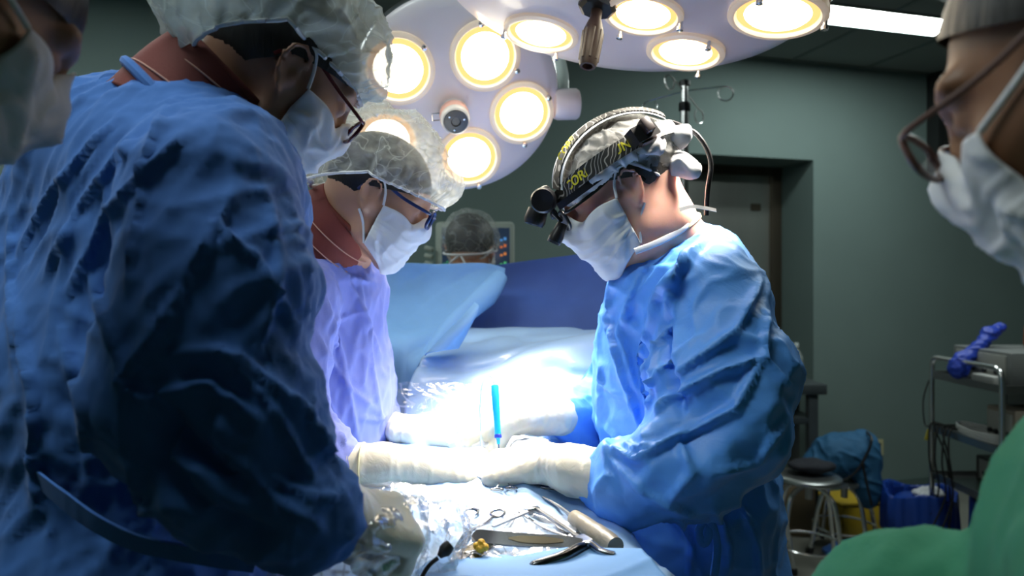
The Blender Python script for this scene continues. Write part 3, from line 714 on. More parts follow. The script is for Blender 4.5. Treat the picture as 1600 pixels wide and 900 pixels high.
# ------------------------------------------------------------------ people
def gown(S, name, m, par, h, creases, folds=(), zmin=None, it=2):
    V, Fc = S.mesh(h, zmin); V = relax(V, Fc, it)
    N = vnorm(V, Fc); V = V + N * creases(V, N)[:, None]
    if folds: N = vnorm(V, Fc); V = V + N * strokes(V, N, 1, folds)[:, None]
    V = relax(V, Fc, 1, .3)
    return obj(name, V, Fc, m, par)
def near(V, a, b, r0, r1):
    a = A_(a); b = A_(b); ba = b - a; t = np.clip((V - a) @ ba / (ba @ ba), 0, 1); d = np.linalg.norm(V - a - t[:, None] * ba, axis=1)
    return np.clip((r1 - d) / (r1 - r0), 0, 1), t
def cotton(amp, spine, limbs):
    """long soft creases along the back, slanting creases round each sleeve"""
    def f(V, N):
        d = amp * (.85 * ridge(V, spine, 14, 1.3, 2, .06, 2.0) + .5 * ridge(V, spine, 30, 2.6, 5, .05, 2.2) + .32 * ridge(V, spine, 58, 5, 9, .03, 2.2) + .4 * ridge(V, (spine[0] + .8, 0, spine[2]), 22, 2.6, 8, .06, 2.6))
        for a, b, r in limbs:
            wgt, t = near(V, a, b, r, r * 1.5); ax = A_((Vector(b) - Vector(a)).normalized())
            sl = Vector(ax) + Vector((.2, 0, .75))
            d = d * (1 - wgt * .4) + wgt * amp * (.8 * ridge(V, sl, 18, 2.2, 11, .06, 2.2) + .5 * ridge(V, (ax[2], 0, -ax[0]), 24, 4, 13, .05, 2.4) * (.3 + t) + .35 * ridge(V, ax, 42, 4, 17, .04, 2.2))
        return d
    return f
# ---- surgeon at the left, navy gown, back towards the camera
eL = P(463, 104, 0.84)
pL = empty('person', Vector((P(240, 440, 0.84).x, .85, 0)), 'surgeon in dark navy cotton gown bending at the left, back to the camera', 'person', None)
fL = Fr(eL + Vector((-.045, .055, 0)), (.64, .52, -.56), (.35, .1, .9), .97)
nbL = P(325, 185, 0.8736)
S = SDF(); head_prims(S, fL)
S.chain([fL.w(-.035, 0, .0), P(395, 120, 0.8988), nbL, P(270, 300, 0.8652)], [0.0504, 0.0538, 0.0605, 0.084], .03)
hipL = P(210, 880, 0.84)
S.chain([P(270, 300, 0.8652), P(220, 600, 0.8568), hipL], [0.0924, 0.1008, 0.1092], .05)
aL = [P(385, 300, 0.7224), P(240, 610, 0.6552), P(520, 790, 0.672)]
S.chain(aL, [0.042, 0.0319, 0.0227], .02)
S.chain([P(110, 330, 1.008), P(200, 600, 1.0248), P(415, 690, 0.99)], [0.042, 0.0336, 0.0235], .02)
hand_prims(S, P(432, 695, .99), (.5, .5, -.4), (.2, -.4, 1), -1, (1.0, 1.05, 1.1, 1.15, .7), pad=-.0015)
hand_prims(S, P(518, 804, .685), (.62, .60, -.30), (.2, -.5, 1), 1, (1.0, 1.05, 1.1, 1.15, .7), pad=-.0015)
body_rest(S, hipL, (.8, .4, 0))
V, Fc = S.mesh(.0048); obj('body', V, Fc, M_SKIN_D, pL)
S = SDF()
S.chain([P(300, 335, 0.8652), P(235, 600, 0.8736), P(205, 900, 0.8568)], [0.1386, 0.1554, 0.168], .06)
S.chain([P(205, 900, 0.8568), Vector((P(205, 900, 0.8568).x, 0.857, .62)), Vector((P(205, 900, 0.8568).x + .02, 0.88, .30))], [0.168, 0.1764, 0.1932], .05)
S.cone(P(170, 285, 0.9072), P(110, 480, 0.924), 0.0966, 0.1344, .06)                      # bent back
S.cone(P(352, 262, 0.7812), P(200, 260, 0.8904), 0.0714, 0.1008, .06)
S.cone(P(300, 195, 0.8652), P(215, 215, 0.9072), 0.063, 0.0672, .05)                        # collar slope
S.chain([P(332, 312, 0.7324), P(345, 445, 0.7072), P(262, 612, 0.672)], [.084, .084, .070], .035)
S.chain([P(340, 520, 0.6888), P(393, 660, 0.672), P(470, 782, 0.672)], [0.0756, 0.063, 0.0395], .03)
S.chain([P(265, 640, 0.672), P(350, 740, 0.6552), P(468, 802, 0.6636), P(494, 806, 0.672)], [0.0571, 0.0521, 0.0395, 0.0361], .03)
S.chain([P(110, 330, 1.0248), P(200, 600, 1.0584), P(425, 692, 0.9912)], [0.0756, 0.0672, 0.042], .03)
foldL = [([(275, 470), (195, 600), (250, 640)], 14, .016), ([(240, 612), (330, 600), (400, 650)], 12, .016), ([(262, 640), (300, 690), (400, 760)], 34, -.020),
 ([(262, 650), (250, 720), (330, 800), (420, 830)], 30, -.014),
 ([(380, 560), (480, 640), (540, 740)], 13, .012), ([(340, 540), (430, 640), (500, 760)], 10, .009), ([(420, 740), (480, 770), (545, 780)], 9, .009), ([(330, 690), (420, 770), (510, 830)], 11, .010),
 ([(260, 170), (230, 240), (220, 330), (200, 460)], 8, .010), ([(300, 200), (170, 330), (100, 480)], 10, .009), ([(230, 190), (130, 320), (70, 440)], 9, .009), ([(180, 190), (90, 290), (30, 400)], 9, .009),
 ([(370, 300), (300, 420), (240, 560)], 12, .010), ([(420, 300), (440, 420), (400, 560)], 12, .009), ([(460, 300), (485, 420), (495, 560)], 9, .008), ([(330, 350), (400, 400), (470, 520)], 10, .010),
 ([(230, 560), (330, 545), (390, 560)], 9, .010), ([(140, 420), (190, 560), (200, 700), (250, 860)], 12, .010), ([(30, 480), (55, 620), (60, 800)], 13, .012), ([(90, 500), (130, 640), (150, 800)], 10, .008), ([(20, 330), (20, 480), (30, 600)], 10, .008)]
gL = gown(S, 'surgical_gown', M_COTN, pL, .0058, cotton(.0066, (.35, 0, .94), [(aL[0], aL[1], .12), (aL[1], aL[2], .10)]), [(a_, b_ * .75, c_ * 1.05) for a_, b_, c_ in foldL], zmin=.28, it=1)
# gown ties: tapes at neck and waist
mb = MB(); ribbon(mb, spline([P(58, 745, 0.7014), P(95, 775, 0.6846), P(150, 815, 0.6762), P(220, 848, 0.672), P(320, 868, 0.6636), P(400, 880, 0.672)], 8), [Vector((0, -1, -.35))] * 41, .020, .003); mb.build('waist_tie', M_COTN, gL)
mb = MB(); mb.tube(spline([P(150, 150, 0.8316), P(165, 124, 0.8274), P(185, 122, 0.8274), P(205, 134, 0.8232), P(182, 132, 0.819), P(160, 134, 0.8274)], 6), .006, 8); mb.build('neck_tie', M_COTN, gL)
# brick red scrub collar
def collar(pts, rs, m, par, th=.006, flat=None, amp=.002):
    pts = spline(pts, 8); n = len(pts); rr = np.interp(np.linspace(0, len(rs) - 1, n), range(len(rs)), rs)
    mb = MB(); mb.tube(pts, list(rr), 48, cap=False, flat=flat)
    o = mb.build('collar', m, par, ang=70); md = o.modifiers.new('t', 'SOLIDIFY'); md.thickness = th; md.offset = 1; return o
cL = collar([P(292, 215, 0.8736), P(325, 170, 0.882), P(364, 134, 0.8904)], [.100, .092, .085], M_REDC, pL)
rim = lambda c, ax, r, th, m, nm, par: MB().tube([c + (q.orthogonal().normalized() * math.cos(a) + q.cross(q.orthogonal().normalized()) * math.sin(a)) * r for q in (Vector(ax).normalized(),) for a in [2 * math.pi * i / 40 for i in range(40)]], th, 8, closed=True).build(nm, m, par)
rim(P(362, 142, 0.8904), P(362, 142, 0.8904) - P(325, 170, 0.882), .087, .006, mat('dark_red_rib', (.13, .02, .012), .8), 'collar_rib', cL)
for t_, r_ in ((.35, .0995), (.75, .0925)):
    a_ = P(292, 215, 0.8736).lerp(P(362, 142, 0.8904), t_); rim(a_, P(362, 142, 0.8904) - P(292, 215, 0.8736), r_ + .004, .0011, M_THREAD, 'stitching', cL)
rim(P(298, 207, .874), P(362, 142, 0.8904) - P(325, 170, 0.882), .106, .0065, M_COTN, 'neckline_hem', gL)
hair(fL, pL, zf=.052)
M_CAPL = gauze_mat('cap_fibre_mint', (.72, .80, .80), .60, .92, 30)
cap(fL, pL, M_CAPL, c=(-.045, 0, .062), r=(.168, .108, .114), brim=(.052, .042, -.070), amp=.019, seed=2, tuck=.84)
mask(fL, pL, M_WHITE, lower=False, seed=1)
glasses(fL, pL, M_REDF, drop=.006)
mb = MB(); V = None
# clear-latex gloves
S = SDF(); S.chain([P(492, 802, .675), P(512, 804, .682), P(528, 806, .70)], [.034, .036, .033], .012)
hand_prims(S, P(518, 804, .685), (.62, .60, -.30), (.2, -.5, 1), 1, (1.0, 1.05, 1.1, 1.15, .7), pad=.0016)
S = SDF(); S.cone(P(420, 692, .99), P(432, 695, .99), .032, .031, .012); hand_prims(S, P(432, 695, .99), (.5, .5, -.4), (.2, -.4, 1), -1, (1.0, 1.05, 1.1, 1.15, .7), pad=.0016)
V, Fc = S.mesh(.0045); obj('glove', V, Fc, M_LATEX, pL)
S = SDF(); S.chain([P(492, 802, .675), P(512, 804, .682), P(528, 806, .70)], [.034, .036, .033], .012)
hand_prims(S, P(518, 804, .685), (.62, .60, -.30), (.2, -.5, 1), 1, (1.0, 1.05, 1.1, 1.15, .7), pad=.0016)
def latex(V, N): return .0012 * ridge(V, (0, .3, 1), 60, 14, 4, .03, 2)
gown(S, 'glove', M_LATEX, pL, .0032, latex, it=1)
trousers(hipL, (.8, .4, 0), pL, M_COTN); shoes(hipL, (.8, .4, 0), pL, M_WHITE)
# ---- surgeon in the middle, periwinkle gown
pM = empty('person', Vector((P(490, 440, 1.38).x, 1.38, 0)), 'surgeon in periwinkle gown and navy glasses, looking down in the middle', 'person', None)
eM = P(574, 306, 1.24)
fM = Fr(eM + Vector((.0, .078, 0)), (.87, .10, -.45), (.3, .0, .95), .955)
S = SDF(); head_prims(S, fM)
S.chain([fM.w(-.03, 0, -.01), P(525, 350, 1.34), P(500, 420, 1.38)], [.062, .064, .09], .03)
hipM = P(490, 800, 1.4); S.chain([P(500, 430, 1.4), P(490, 600, 1.4), hipM], [.10, .11, .12], .05)
S.chain([P(455, 470, 1.25), P(438, 642, 1.168), P(482, 702, 1.12), P(560, 727, 1.12)], [.042, .032, .028, .024], .02)
S.chain([P(545, 460, 1.55), P(565, 620, 1.58), P(620, 672, 1.42)], [.045, .035, .026], .02)
hM1 = (P(668, 731, 1.15), (1, .12, -.05), (0, -.55, .85)); hM2 = (P(640, 672, 1.38), (1, -.2, .02), (0, -.45, .9))
hand_prims(S, *hM1, 1, (1.05, 1.1, 1.15, 1.2, .7), pad=-.0015); hand_prims(S, *hM2, -1, (.8, .95, 1.0, 1.1, .4), pad=-.0015)
body_rest(S, hipM, (1, .1, 0)); V, Fc = S.mesh(.005); obj('body', V, Fc, M_SKIN, pM)
S = SDF()
S.chain([P(508, 478, 1.40), P(495, 600, 1.42), P(492, 760, 1.42)], [.118, .142, .152], .06)
S.chain([P(492, 760, 1.42), Vector((P(490, 760, 1.42).x, 1.42, .65)), Vector((P(490, 760, 1.42).x, 1.42, .32))], [.152, .17, .20], .05)
S.cone(P(500, 425, 1.34), P(545, 440, 1.42), .070, .066, .04)
S.chain([P(455, 470, 1.25), P(438, 640, 1.17), P(480, 700, 1.12), P(532, 722, 1.12)], [.085, .07, .05, .036], .03)
S.chain([P(545, 500, 1.52), P(572, 620, 1.56), P(604, 672, 1.45)], [.06, .05, .036], .03)
foldM = [([(520, 400), (560, 470), (595, 560)], 7, .010), ([(500, 440), (535, 560), (560, 690)], 8, .010), ([(560, 430), (580, 560), (600, 680)], 6, .008), ([(495, 520), (540, 600), (590, 640)], 6, .008), ([(490, 380), (530, 430), (590, 440)], 5, .006),
 ([(560, 650), (590, 655), (605, 645)], 4, .006), ([(500, 600), (530, 660), (540, 700)], 6, .008), ([(505, 560), (520, 500), (575, 480)], 5, .006)]
gM = gown(S, 'surgical_gown', M_VIOL, pM, .0055, cotton(.0060, (.3, 0, .95), [(P(438, 640, 1.17), P(532, 722, 1.12), .07)]), foldM, zmin=.30)
cM = collar([P(487, 395, 1.34), P(515, 360, 1.335), P(545, 338, 1.33)], [.092, .080, .071], M_REDC, pM)
ax_ = P(545, 338, 1.33) - P(487, 395, 1.34)
rim(P(545, 338, 1.33), ax_, .073, .005, MATS['dark_red_rib'], 'collar_rib', cM)
for t_, r_ in ((.35, .089), (.62, .083)): rim(P(487, 395, 1.34).lerp(P(545, 338, 1.33), t_), ax_, r_ + .003, .0011, M_THREAD, 'stitching', cM)
hair(fM, pM, zf=.050)
M_CAPM = gauze_mat('cap_fibre_white', (.80, .82, .78), .34, .85, 34)
cap(fM, pM, M_CAPM, c=(-.024, 0, .062), r=(.166, .118, .122), brim=(.050, .040, -.028), amp=.015, seed=4, tuck=.88)
mask(fM, pM, M_WHITE, seed=2)
glasses(fM, pM, M_NAVYF, th=.0036)
S = SDF(); S.chain([P(545, 726, 1.12), P(600, 726, 1.13), P(655, 730, 1.145)], [.034, .034, .030], .012); hand_prims(S, *hM1, 1, (1.05, 1.1, 1.15, 1.2, .7), pad=.0016)
def latex2(V, N): return .0018 * ridge(V, (0, .2, 1), 45, 10, 6, .03, 2)
g1 = gown(S, 'glove', M_LATEX, pM, .0032, latex2, it=1)
for px, r_ in ((548, .0345), (567, .0350)): rim(P(px, 726, 1.12), (1, 0, 0), r_, .0018, M_YEL, 'cuff_ring', g1)
S = SDF(); S.chain([P(606, 668, 1.45), P(630, 672, 1.40)], [.036, .030], .012); hand_prims(S, *hM2, -1, (.8, .95, 1.0, 1.1, .4), pad=.0016)
gown(S, 'glove', M_LATEX, pM, .0032, latex2, it=1)
trousers(hipM, (1, .1, 0), pM, M_VIOL); shoes(hipM, (1, .1, 0), pM, M_WHITE)
# ---- surgeon at the right, blue disposable gown, head lamp and loupes
pR = empty('person', Vector((P(1070, 440, 1.27).x, 1.27, 0)), 'surgeon at the right in bright blue disposable gown with head lamp and loupes', 'person', None)
eR = P(987, 296, 1.12)
fR = Fr(eR + Vector((0, .080, 0)), (-.86, .03, -.47), (-.3, .0, .9), .98)
S = SDF(); head_prims(S, fR)
S.chain([fR.w(-.035, 0, -.005), P(1025, 355, 1.2), P(1050, 420, 1.24)], [.062, .066, .095], .03)
hipR = P(1085, 800, 1.28); S.chain([P(1060, 450, 1.25), P(1070, 620, 1.27), hipR], [.10, .105, .10], .05)
S.chain([P(1125, 460, 1.12), P(1138, 665, 1.03), P(925, 748, 1.06)], [.05, .038, .027], .02)
S.chain([P(1010, 450, 1.42), P(960, 620, 1.45), P(880, 650, 1.35)], [.05, .038, .027], .02)
hR1 = (P(852, 724, 1.12), (-1, .25, -.16), (.0, -.4, .9)); hR2 = (P(800, 655, 1.30), (-1, -.12, -.22), (0, -.4, .9))
hand_prims(S, *hR1, -1, (.45, .55, .6, .7, .4), pad=-.0015); hand_prims(S, *hR2, 1, (.6, .7, .8, .9, .5), pad=-.0015)
body_rest(S, hipR, (-1, .1, 0)); V, Fc = S.mesh(.005); obj('body', V, Fc, M_SKIN_P, pR)
S = SDF()
S.chain([P(1062, 478, 1.25), P(1062, 600, 1.28), P(1075, 800, 1.29)], [.135, .150, .150], .05)
S.chain([P(1085, 800, 1.29), Vector((P(1085, 800, 1.29).x, 1.29, .7)), Vector((P(1085, 800, 1.29).x, 1.29, .35))], [.150, .185, .215], .05)
S.cone(P(1075, 402, 1.24), P(1008, 432, 1.20), .058, .046, .03)
S.cone(P(1092, 430, 1.22), P(1108, 470, 1.14), .083, .088, .04)
S.chain([P(1108, 478, 1.13), P(1128, 590, 1.06), P(1138, 655, 1.03)], [.092, .100, .088], .03)
S.chain([P(1138, 660, 1.03), P(1065, 722, 1.01), P(985, 755, 1.03), P(945, 750, 1.05)], [.086, .080, .055, .038], .03)
S.chain([P(1010, 480, 1.42), P(965, 620, 1.46), P(880, 650, 1.36)], [.08, .065, .038], .03)
S.cone(P(905, 690, 1.40), P(890, 640, 1.36), .045, .042, .02)
def paper(V, N):
    q = V * np.array([5.5, 5.5, 4.0]); tri = lambda x: np.abs((x % 1) - .5) * 2
    d = 0
    for i, (a, b, c, fr) in enumerate(((.8, .2, .5, 1.1), (-.6, .3, .8, 1.4), (.3, .1, -.9, 1.7), (.9, -.3, .2, 2.3))):
        x = V @ np.array([a, b, c]) * 5 * fr + .7 * pn(V * 3.2 + i * 9) ; d = d + (tri(x) - .5) / fr * np.clip(.5 + 1.4 * pn(V * 4 + 50 + i * 7), 0, 1.2)
    return .016 * d + .007 * ridge(V, (.5, 0, .85), 11, 2.5, 3, .12, 2.5) + .004 * ridge(V, (-.8, 0, .5), 14, 3, 7, .12, 2.5)
foldR = [([(1110, 370), (1060, 430), (1035, 520)], 12, .014), ([(1085, 400), (1030, 470), (1010, 560), (1020, 655)], 12, .018), ([(1045, 480), (1040, 560), (1070, 640)], 16, -.020),
 ([(1190, 440), (1150, 520), (1050, 590)], 10, .012), ([(1195, 560), (1130, 580), (1050, 620), (1020, 650)], 10, .014), ([(1190, 565), (1150, 640), (1040, 700)], 10, .012),
 ([(1200, 480), (1195, 560), (1240, 610)], 9, .010), ([(960, 420), (950, 500), (980, 600), (1010, 690)], 9, .013), ([(1000, 430), (970, 520), (1000, 620)], 8, .010), ([(940, 560), (940, 640), (950, 720)], 7, .010),
 ([(945, 700), (1000, 715), (1085, 660)], 9, .014), ([(950, 710), (1010, 770), (1100, 810)], 9, .010), ([(1060, 690), (1085, 740), (1040, 790)], 10, .011), ([(1110, 740), (1180, 720), (1230, 650)], 11, .009),
 ([(1060, 800), (1085, 850), (1080, 900)], 8, .012), ([(1120, 800), (1140, 850), (1135, 900)], 9, .014), ([(1160, 790), (1185, 850), (1190, 900)], 8, .010), ([(930, 650), (990, 700), (1030, 690)], 8, .010), ([(975, 440), (1000, 420), (1050, 415)], 7, .007)]
gR = gown(S, 'surgical_gown', M_NONW, pR, .0055, paper, [(a_, b_ * .8, c_ * 1.15) for a_, b_, c_ in foldR], zmin=.33, it=1)
# cream bound neckline
nkc = P(1034, 372, 1.21); nkx = Vector((-.55, -.03, .84))
rim(nkc, nkx, .072, .0065, M_YEL, 'neck_binding', gR)
mb = MB(); mb.tube(spline([P(1035, 322, 1.15), P(1056, 332, 1.145), P(1072, 345, 1.145), P(1066, 358, 1.135), P(1030, 378, 1.125), P(992, 393, 1.125)], 6), .0055, 8, flat=((0, 1, 0), .5)); mb.build('mask_tie', M_WHITE, gR)
mb = MB(); ribbon(mb, spline([P(1062, 328, 1.09), P(1080, 323, 1.09), P(1100, 325, 1.09), P(1119, 329, 1.10)], 6), [Vector((0, -1, .3))] * 19, .006, .001); mb.build('tie_end', M_WHITE, gR)
mb = MB(); mb.tube(spline([P(1098, 805, 1.10), P(1108, 830, 1.09), P(1100, 850, 1.09), P(1092, 830, 1.09), P(1106, 808, 1.09), P(1120, 850, 1.09), P(1116, 900, 1.08)], 6), .007, 8, flat=((0, 1, 0), .4)); mb.build('waist_tie', M_NONW, gR)
hair(fR, pR, M_HAIRG, zf=.055)
M_CAPR = gauze_mat('cap_fibre_grey', (.74, .74, .72), .30, .7, 34)
cp = cap(fR, pR, M_CAPR, c=(-.015, 0, .048), r=(.114, .093, .086), brim=(.030, .046, -.045), amp=.006, seed=6, tuck=.93)
# pale turned-up edge of the cap above the ear and its knot behind the head
S = SDF()
for s in (-1, 1): S.chain([f_ for f_ in (fR.w(.098, s * .018, .038), fR.w(.075, s * .062, .036), fR.w(.03, s * .080, .046), fR.w(-.02, s * .086, .052), fR.w(-.07, s * .076, .046), fR.w(-.105, s * .03, .046))], [.007, .008, .009, .011, .013, .012], .01)
S.chain([fR.w(-.105, .02, .045), fR.w(-.128, .05, .040)], [.015, .017], .01); S.chain([fR.w(-.10, .05, .0), fR.w(-.11, .06, -.02)], [.019, .014], .01)
gown(S, 'cap_edge', M_WHITE, pR, .0035, lambda V, N: .006 * ridge(V, (0.2, .3, 1), 40, 14, 3, .05, 2), it=1)
mask(fR, pR, M_WHITE, tie=False, out=.010, seed=5)
# straps of the head lamp
M_BAND = mat('patterned_band', (.012, .012, .012), .55)
def band_mat():
    m = M_BAND; nt = m.node_tree; L = nt.links; b = nt.nodes['Principled BSDF']
    tc = nt.nodes.new('ShaderNodeTexCoord'); wv = nt.nodes.new('ShaderNodeTexWave'); wv.inputs['Scale'].default_value = 42; wv.inputs['Distortion'].default_value = 14; wv.inputs['Detail Scale'].default_value = .7; wv.inputs['Detail'].default_value = 1
    L.new(tc.outputs['Object'], wv.inputs['Vector']); r = nt.nodes.new('ShaderNodeValToRGB'); r.color_ramp.elements[0].position = .86; r.color_ramp.elements[1].position = .93
    r.color_ramp.elements[0].color = (.010, .010, .010, 1); r.color_ramp.elements[1].color = (.32, .31, .29, 1)
    L.new(wv.outputs['Fac'], r.inputs[0]); L.new(r.outputs[0], b.inputs['Base Color'])
band_mat()
ec, er = (-.015, 0, .048), (.122, .101, .094)
def ept(x, y, z):  # push a local direction onto the strap's ellipsoid
    v = Vector((x / er[0], y / er[1], z / er[2])).normalized(); p = Vector((v.x * er[0], v.y * er[1], v.z * er[2])); n = Vector((v.x / er[0], v.y / er[1], v.z / er[2])).normalized()
    return fR.w(*(p + Vector(ec))), (fR.X * n.x + fR.Y * n.y + fR.Z * n.z)
hl = empty('x', (0, 0, 0), None, None); bpy.data.objects.remove(hl)
path = []
for i in range(61):
    a = 2 * math.pi * i / 60; path.append(ept(math.cos(a), math.sin(a), -.02 + .16 * abs(math.sin(a)) + .08 * (.5 - .5 * math.cos(a))))
mb = MB(); ribbon(mb, [p for p, n in path], [n for p, n in path], .027, .003); hb = mb.build('head_band', M_BAND, pR, ang=60)
path2 = [ept(math.cos(a), (.22 + .36 * math.sin(a)), math.sin(a)) for a in [math.radians(8 + 152 * i / 30) for i in range(31)]]
mb = MB(); ribbon(mb, [p + n * .002 for p, n in path2], [n for p, n in path2], .024, .003); mb.build('top_strap', M_BAND, hb, ang=60)
mb = MB(); ribbon(mb, [p + n * .001 for p, n in path2], [n for p, n in path2], .040, .0015); mb.build('strap_lining', M_WHITE, hb, ang=60)
# lettering on the straps
M_LET = mat('yellow_lettering', (.75, .65, .03), .6)
def word(txt, p, n, t, size, par, flip=1):
    cu = bpy.data.curves.new('lettering', 'FONT'); cu.body = txt; cu.size = size; cu.extrude = .0004; cu.align_x = 'CENTER'; cu.align_y = 'CENTER'; cu.shear = .15; cu.offset = .0004
    tmp = bpy.data.objects.new('lettering', cu); COL.objects.link(tmp); dg = bpy.context.evaluated_depsgraph_get(); me = bpy.data.meshes.new_from_object(tmp.evaluated_get(dg)); bpy.data.objects.remove(tmp)
    t = Vector(t); n = Vector(n).normalized(); t = (t - n * t.dot(n)).normalized(); b = n.cross(t)
    V = np.array([tuple(p + n * .0042 + t * v.co.x + b * v.co.y + n * (v.co.z - .9 * v.co.x ** 2 / .11)) for v in me.vertices]); Fc = [tuple(f.vertices) for f in me.polygons]
    return obj('lettering', V, Fc, M_LET, par, smooth=False)
def at_band(path, i): return path[i][0], path[i][1], (path[i + 1][0] - path[i - 1][0])
for i, s_ in ((7, 'CORE'), (16, 'UNIT')):
    p, n, t = at_band(path, i); word(s_, p, n, t, .021, hb)
for i, s_ in ((7, 'CORE'), ):
    p, n, t = at_band(path2, i); word(s_, p + n * .003 + fR.Y * .0, (n * .55 + fR.Y * .8), t, .017, hb)
# lamp unit on the brow
q = lambda x, y, z: fR.w(x, y, z)
mb = MB(); R3 = Matrix((fR.X, fR.Y, fR.Z)).transposed()
mb.box(q(.128, 0, .062), .034, .062, .040, R3, .008); mb.lathe([(0, 0), (.020, .001), (.022, .006), (.022, .030), (.019, .036), (0, .034)], q(.128, .018, .058), fR.Y * 1.0 + fR.X * .2, 24); lu = mb.build('head_lamp', M_BLACK, hb, ang=35)
mb = MB(); mb.lathe([(0, 0), (.018, 0), (.020, .02), (.017, .028), (.013, .028), (.012, .024), (0, .024)], q(.146, -.01, .052), fR.X * .75 - fR.Z * .7, 20); mb.build('lamp_head', M_BLACK, lu, ang=35)
mb = MB(); mb.lathe([(0, .0245), (.012, .0262), (.0, .029)], q(.146, -.01, .052), fR.X * .75 - fR.Z * .7, 16); mb.build('lamp_glass', M_LENS, lu)
mb = MB(); mb.box(q(.126, .0, .030), .012, .05, .012, R3, .003); mb.tube([q(.120, .03, .050), q(.128, .034, .030), q(.122, .03, .012)], .0035, 8); mb.build('bracket', M_BLACK, lu)
# battery box at the back of the crown, cable
p, n, t = at_band(path, 19)
mb = MB(); RB = Matrix((t.normalized(), n.cross(t).normalized(), n)).transposed()
mb.box(p + n * .009, .030, .034, .014, RB, .003); mb.box(p + n * .022 + Vector((0, 0, .006)), .016, .026, .022, RB, .003); bb = mb.build('battery_box', mat('brown_black_plastic', (.03, .018, .018), .45), hb, ang=35)
mb = MB(); ribbon(mb, [p + n * .004 - t.normalized() * .028, p + n * .02 - t.normalized() * .022, p + n * .021 + t.normalized() * .02], [n] * 3, .028, .002); mb.build('buckle', M_BLACK, bb)
mb = MB(); mb.tube(spline([q(-.13, .03, .07), q(-.152, .045, .03), q(-.150, .05, -.02), q(-.12, .05, -.065), q(-.10, .045, -.10)], 8), .0042, 10); mb.build('cable', M_BLACK, hb)
# protective loupes
gg = glasses(fR, pR, M_BLACK, th=.0030, drop=.004)
for s in (-1, 1):
    mb = MB(); ax = (fR.X * .8 - fR.Z * .6); mb.lathe([(0, -.012), (.009, -.012), (.010, 0), (.0125, .012), (.0125, .022), (.010, .022), (.0095, .018), (0, .018)], q(.132, s * .030, .000), ax, 20); lo_ = mb.build('loupe', M_BLACK, gg, ang=35)
    mb = MB(); mb.lathe([(0, .0185), (.0096, .0185)], q(.132, s * .030, .000), ax, 20)
mb = MB(); ribbon(mb, spline([q(.118, .060, .034), q(.06, .080, .040), q(.01, .0855, .046)], 8), [fR.Y] * 17, .012, .003); mb.build('side_arm', M_BLACK, gg)
# gloves
S = SDF(); S.chain([P(940, 745, 1.055), P(895, 734, 1.08), P(862, 726, 1.11)], [.042, .038, .033], .012); hand_prims(S, *hR1, -1, (.45, .55, .6, .7, .4), pad=.0016)
gown(S, 'glove', M_LATEX, pR, .0032, latex2, it=1)
S = SDF(); S.chain([P(874, 648, 1.34), P(840, 650, 1.33), P(808, 654, 1.305)], [.040, .036, .031], .012); hand_prims(S, *hR2, 1, (.6, .7, .8, .9, .5), pad=.0016)
gown(S, 'glove', M_LATEX, pR, .0032, latex2, it=1)
trousers(hipR, (-1, .1, 0), pR, M_NONW); shoes(hipR, (-1, .1, 0), pR, M_WHITE)
# ---- anaesthetist beyond the drape
cN = P(735, 378, 2.45)
pN = empty('person', Vector((cN.x, 2.45, 0)), 'person beyond the blue screen seen from behind, only a capped dark head showing', 'person')
fN = Fr(cN + Vector((0, 0, -.035)), (.25, .95, -.15), (0, 0, 1))
S = SDF(); head_prims(S, fN); nb = fN.w(-.03, 0, -.19); S.chain([fN.w(-.03, 0, -.03), nb, nb - Vector((0, 0, .12))], [.056, .062, .1], .03)
S.cone(nb + Vector((-.14, 0, -.10)), nb + Vector((.14, 0, -.10)), .07, .07, .05)
hN = nb - Vector((0, 0, .50)); S.chain([nb - Vector((0, 0, .12)), hN], [.13, .13], .06)
for s in (-1, 1): S.chain([nb + Vector((s * .15, 0, -.10)), nb + Vector((s * .19, .03, -.36)), nb + Vector((s * .14, .22, -.42))], [.05, .038, .03], .02); hand_prims(S, nb + Vector((s * .14, .24, -.42)), (0, 1, -.1), (0, .1, 1), s, (.4,) * 5)
body_rest(S, hN, (.2, 1, 0)); V, Fc = S.mesh(.008); obj('body', V, Fc, M_SKIN, pN)
S = SDF(); S.chain([nb - Vector((0, 0, .14)), hN, hN - Vector((0, 0, .35))], [.15, .155, .17], .06); S.cone(nb + Vector((-.14, 0, -.11)), nb + Vector((.14, 0, -.11)), .085, .085, .05)
for s in (-1, 1): S.chain([nb + Vector((s * .15, 0, -.11)), nb + Vector((s * .19, .03, -.36)), nb + Vector((s * .14, .20, -.42))], [.065, .055, .045], .02)
gown(S, 'scrub_top', M_GREEN, pN, .010, cotton(.005, (0, 0, 1), []))
hair(fN, pN); cap(fN, pN, gauze_mat('cap_fibre_thin', (.75, .78, .76), .16, .5, 30), c=(-.012, 0, .045), r=(.118, .102, .105), brim=(.05, .0, -.055), amp=.006, seed=8, tuck=.92)
mask(fN, pN, M_WHITE, seed=3)
mb = MB(); mb.tube(spline([fN.w(0, .083, .01), fN.w(-.07, .075, -.02), fN.w(-.108, .02, -.032), fN.w(-.108, -.02, -.032), fN.w(-.07, -.075, -.02), fN.w(0, -.083, .01)], 6), .004, 8)
mb.tube(spline([fN.w(-.108, .0, -.032), fN.w(-.118, .03, -.06), fN.w(-.115, .045, -.085)], 5), .0035, 8); mb.tube(spline([fN.w(-.108, .0, -.032), fN.w(-.118, -.02, -.06), fN.w(-.115, -.035, -.085)], 5), .0035, 8); mb.build('mask_tie', M_WHITE, pN)
shoes(hN, (.2, 1, 0), pN, M_WHITE)
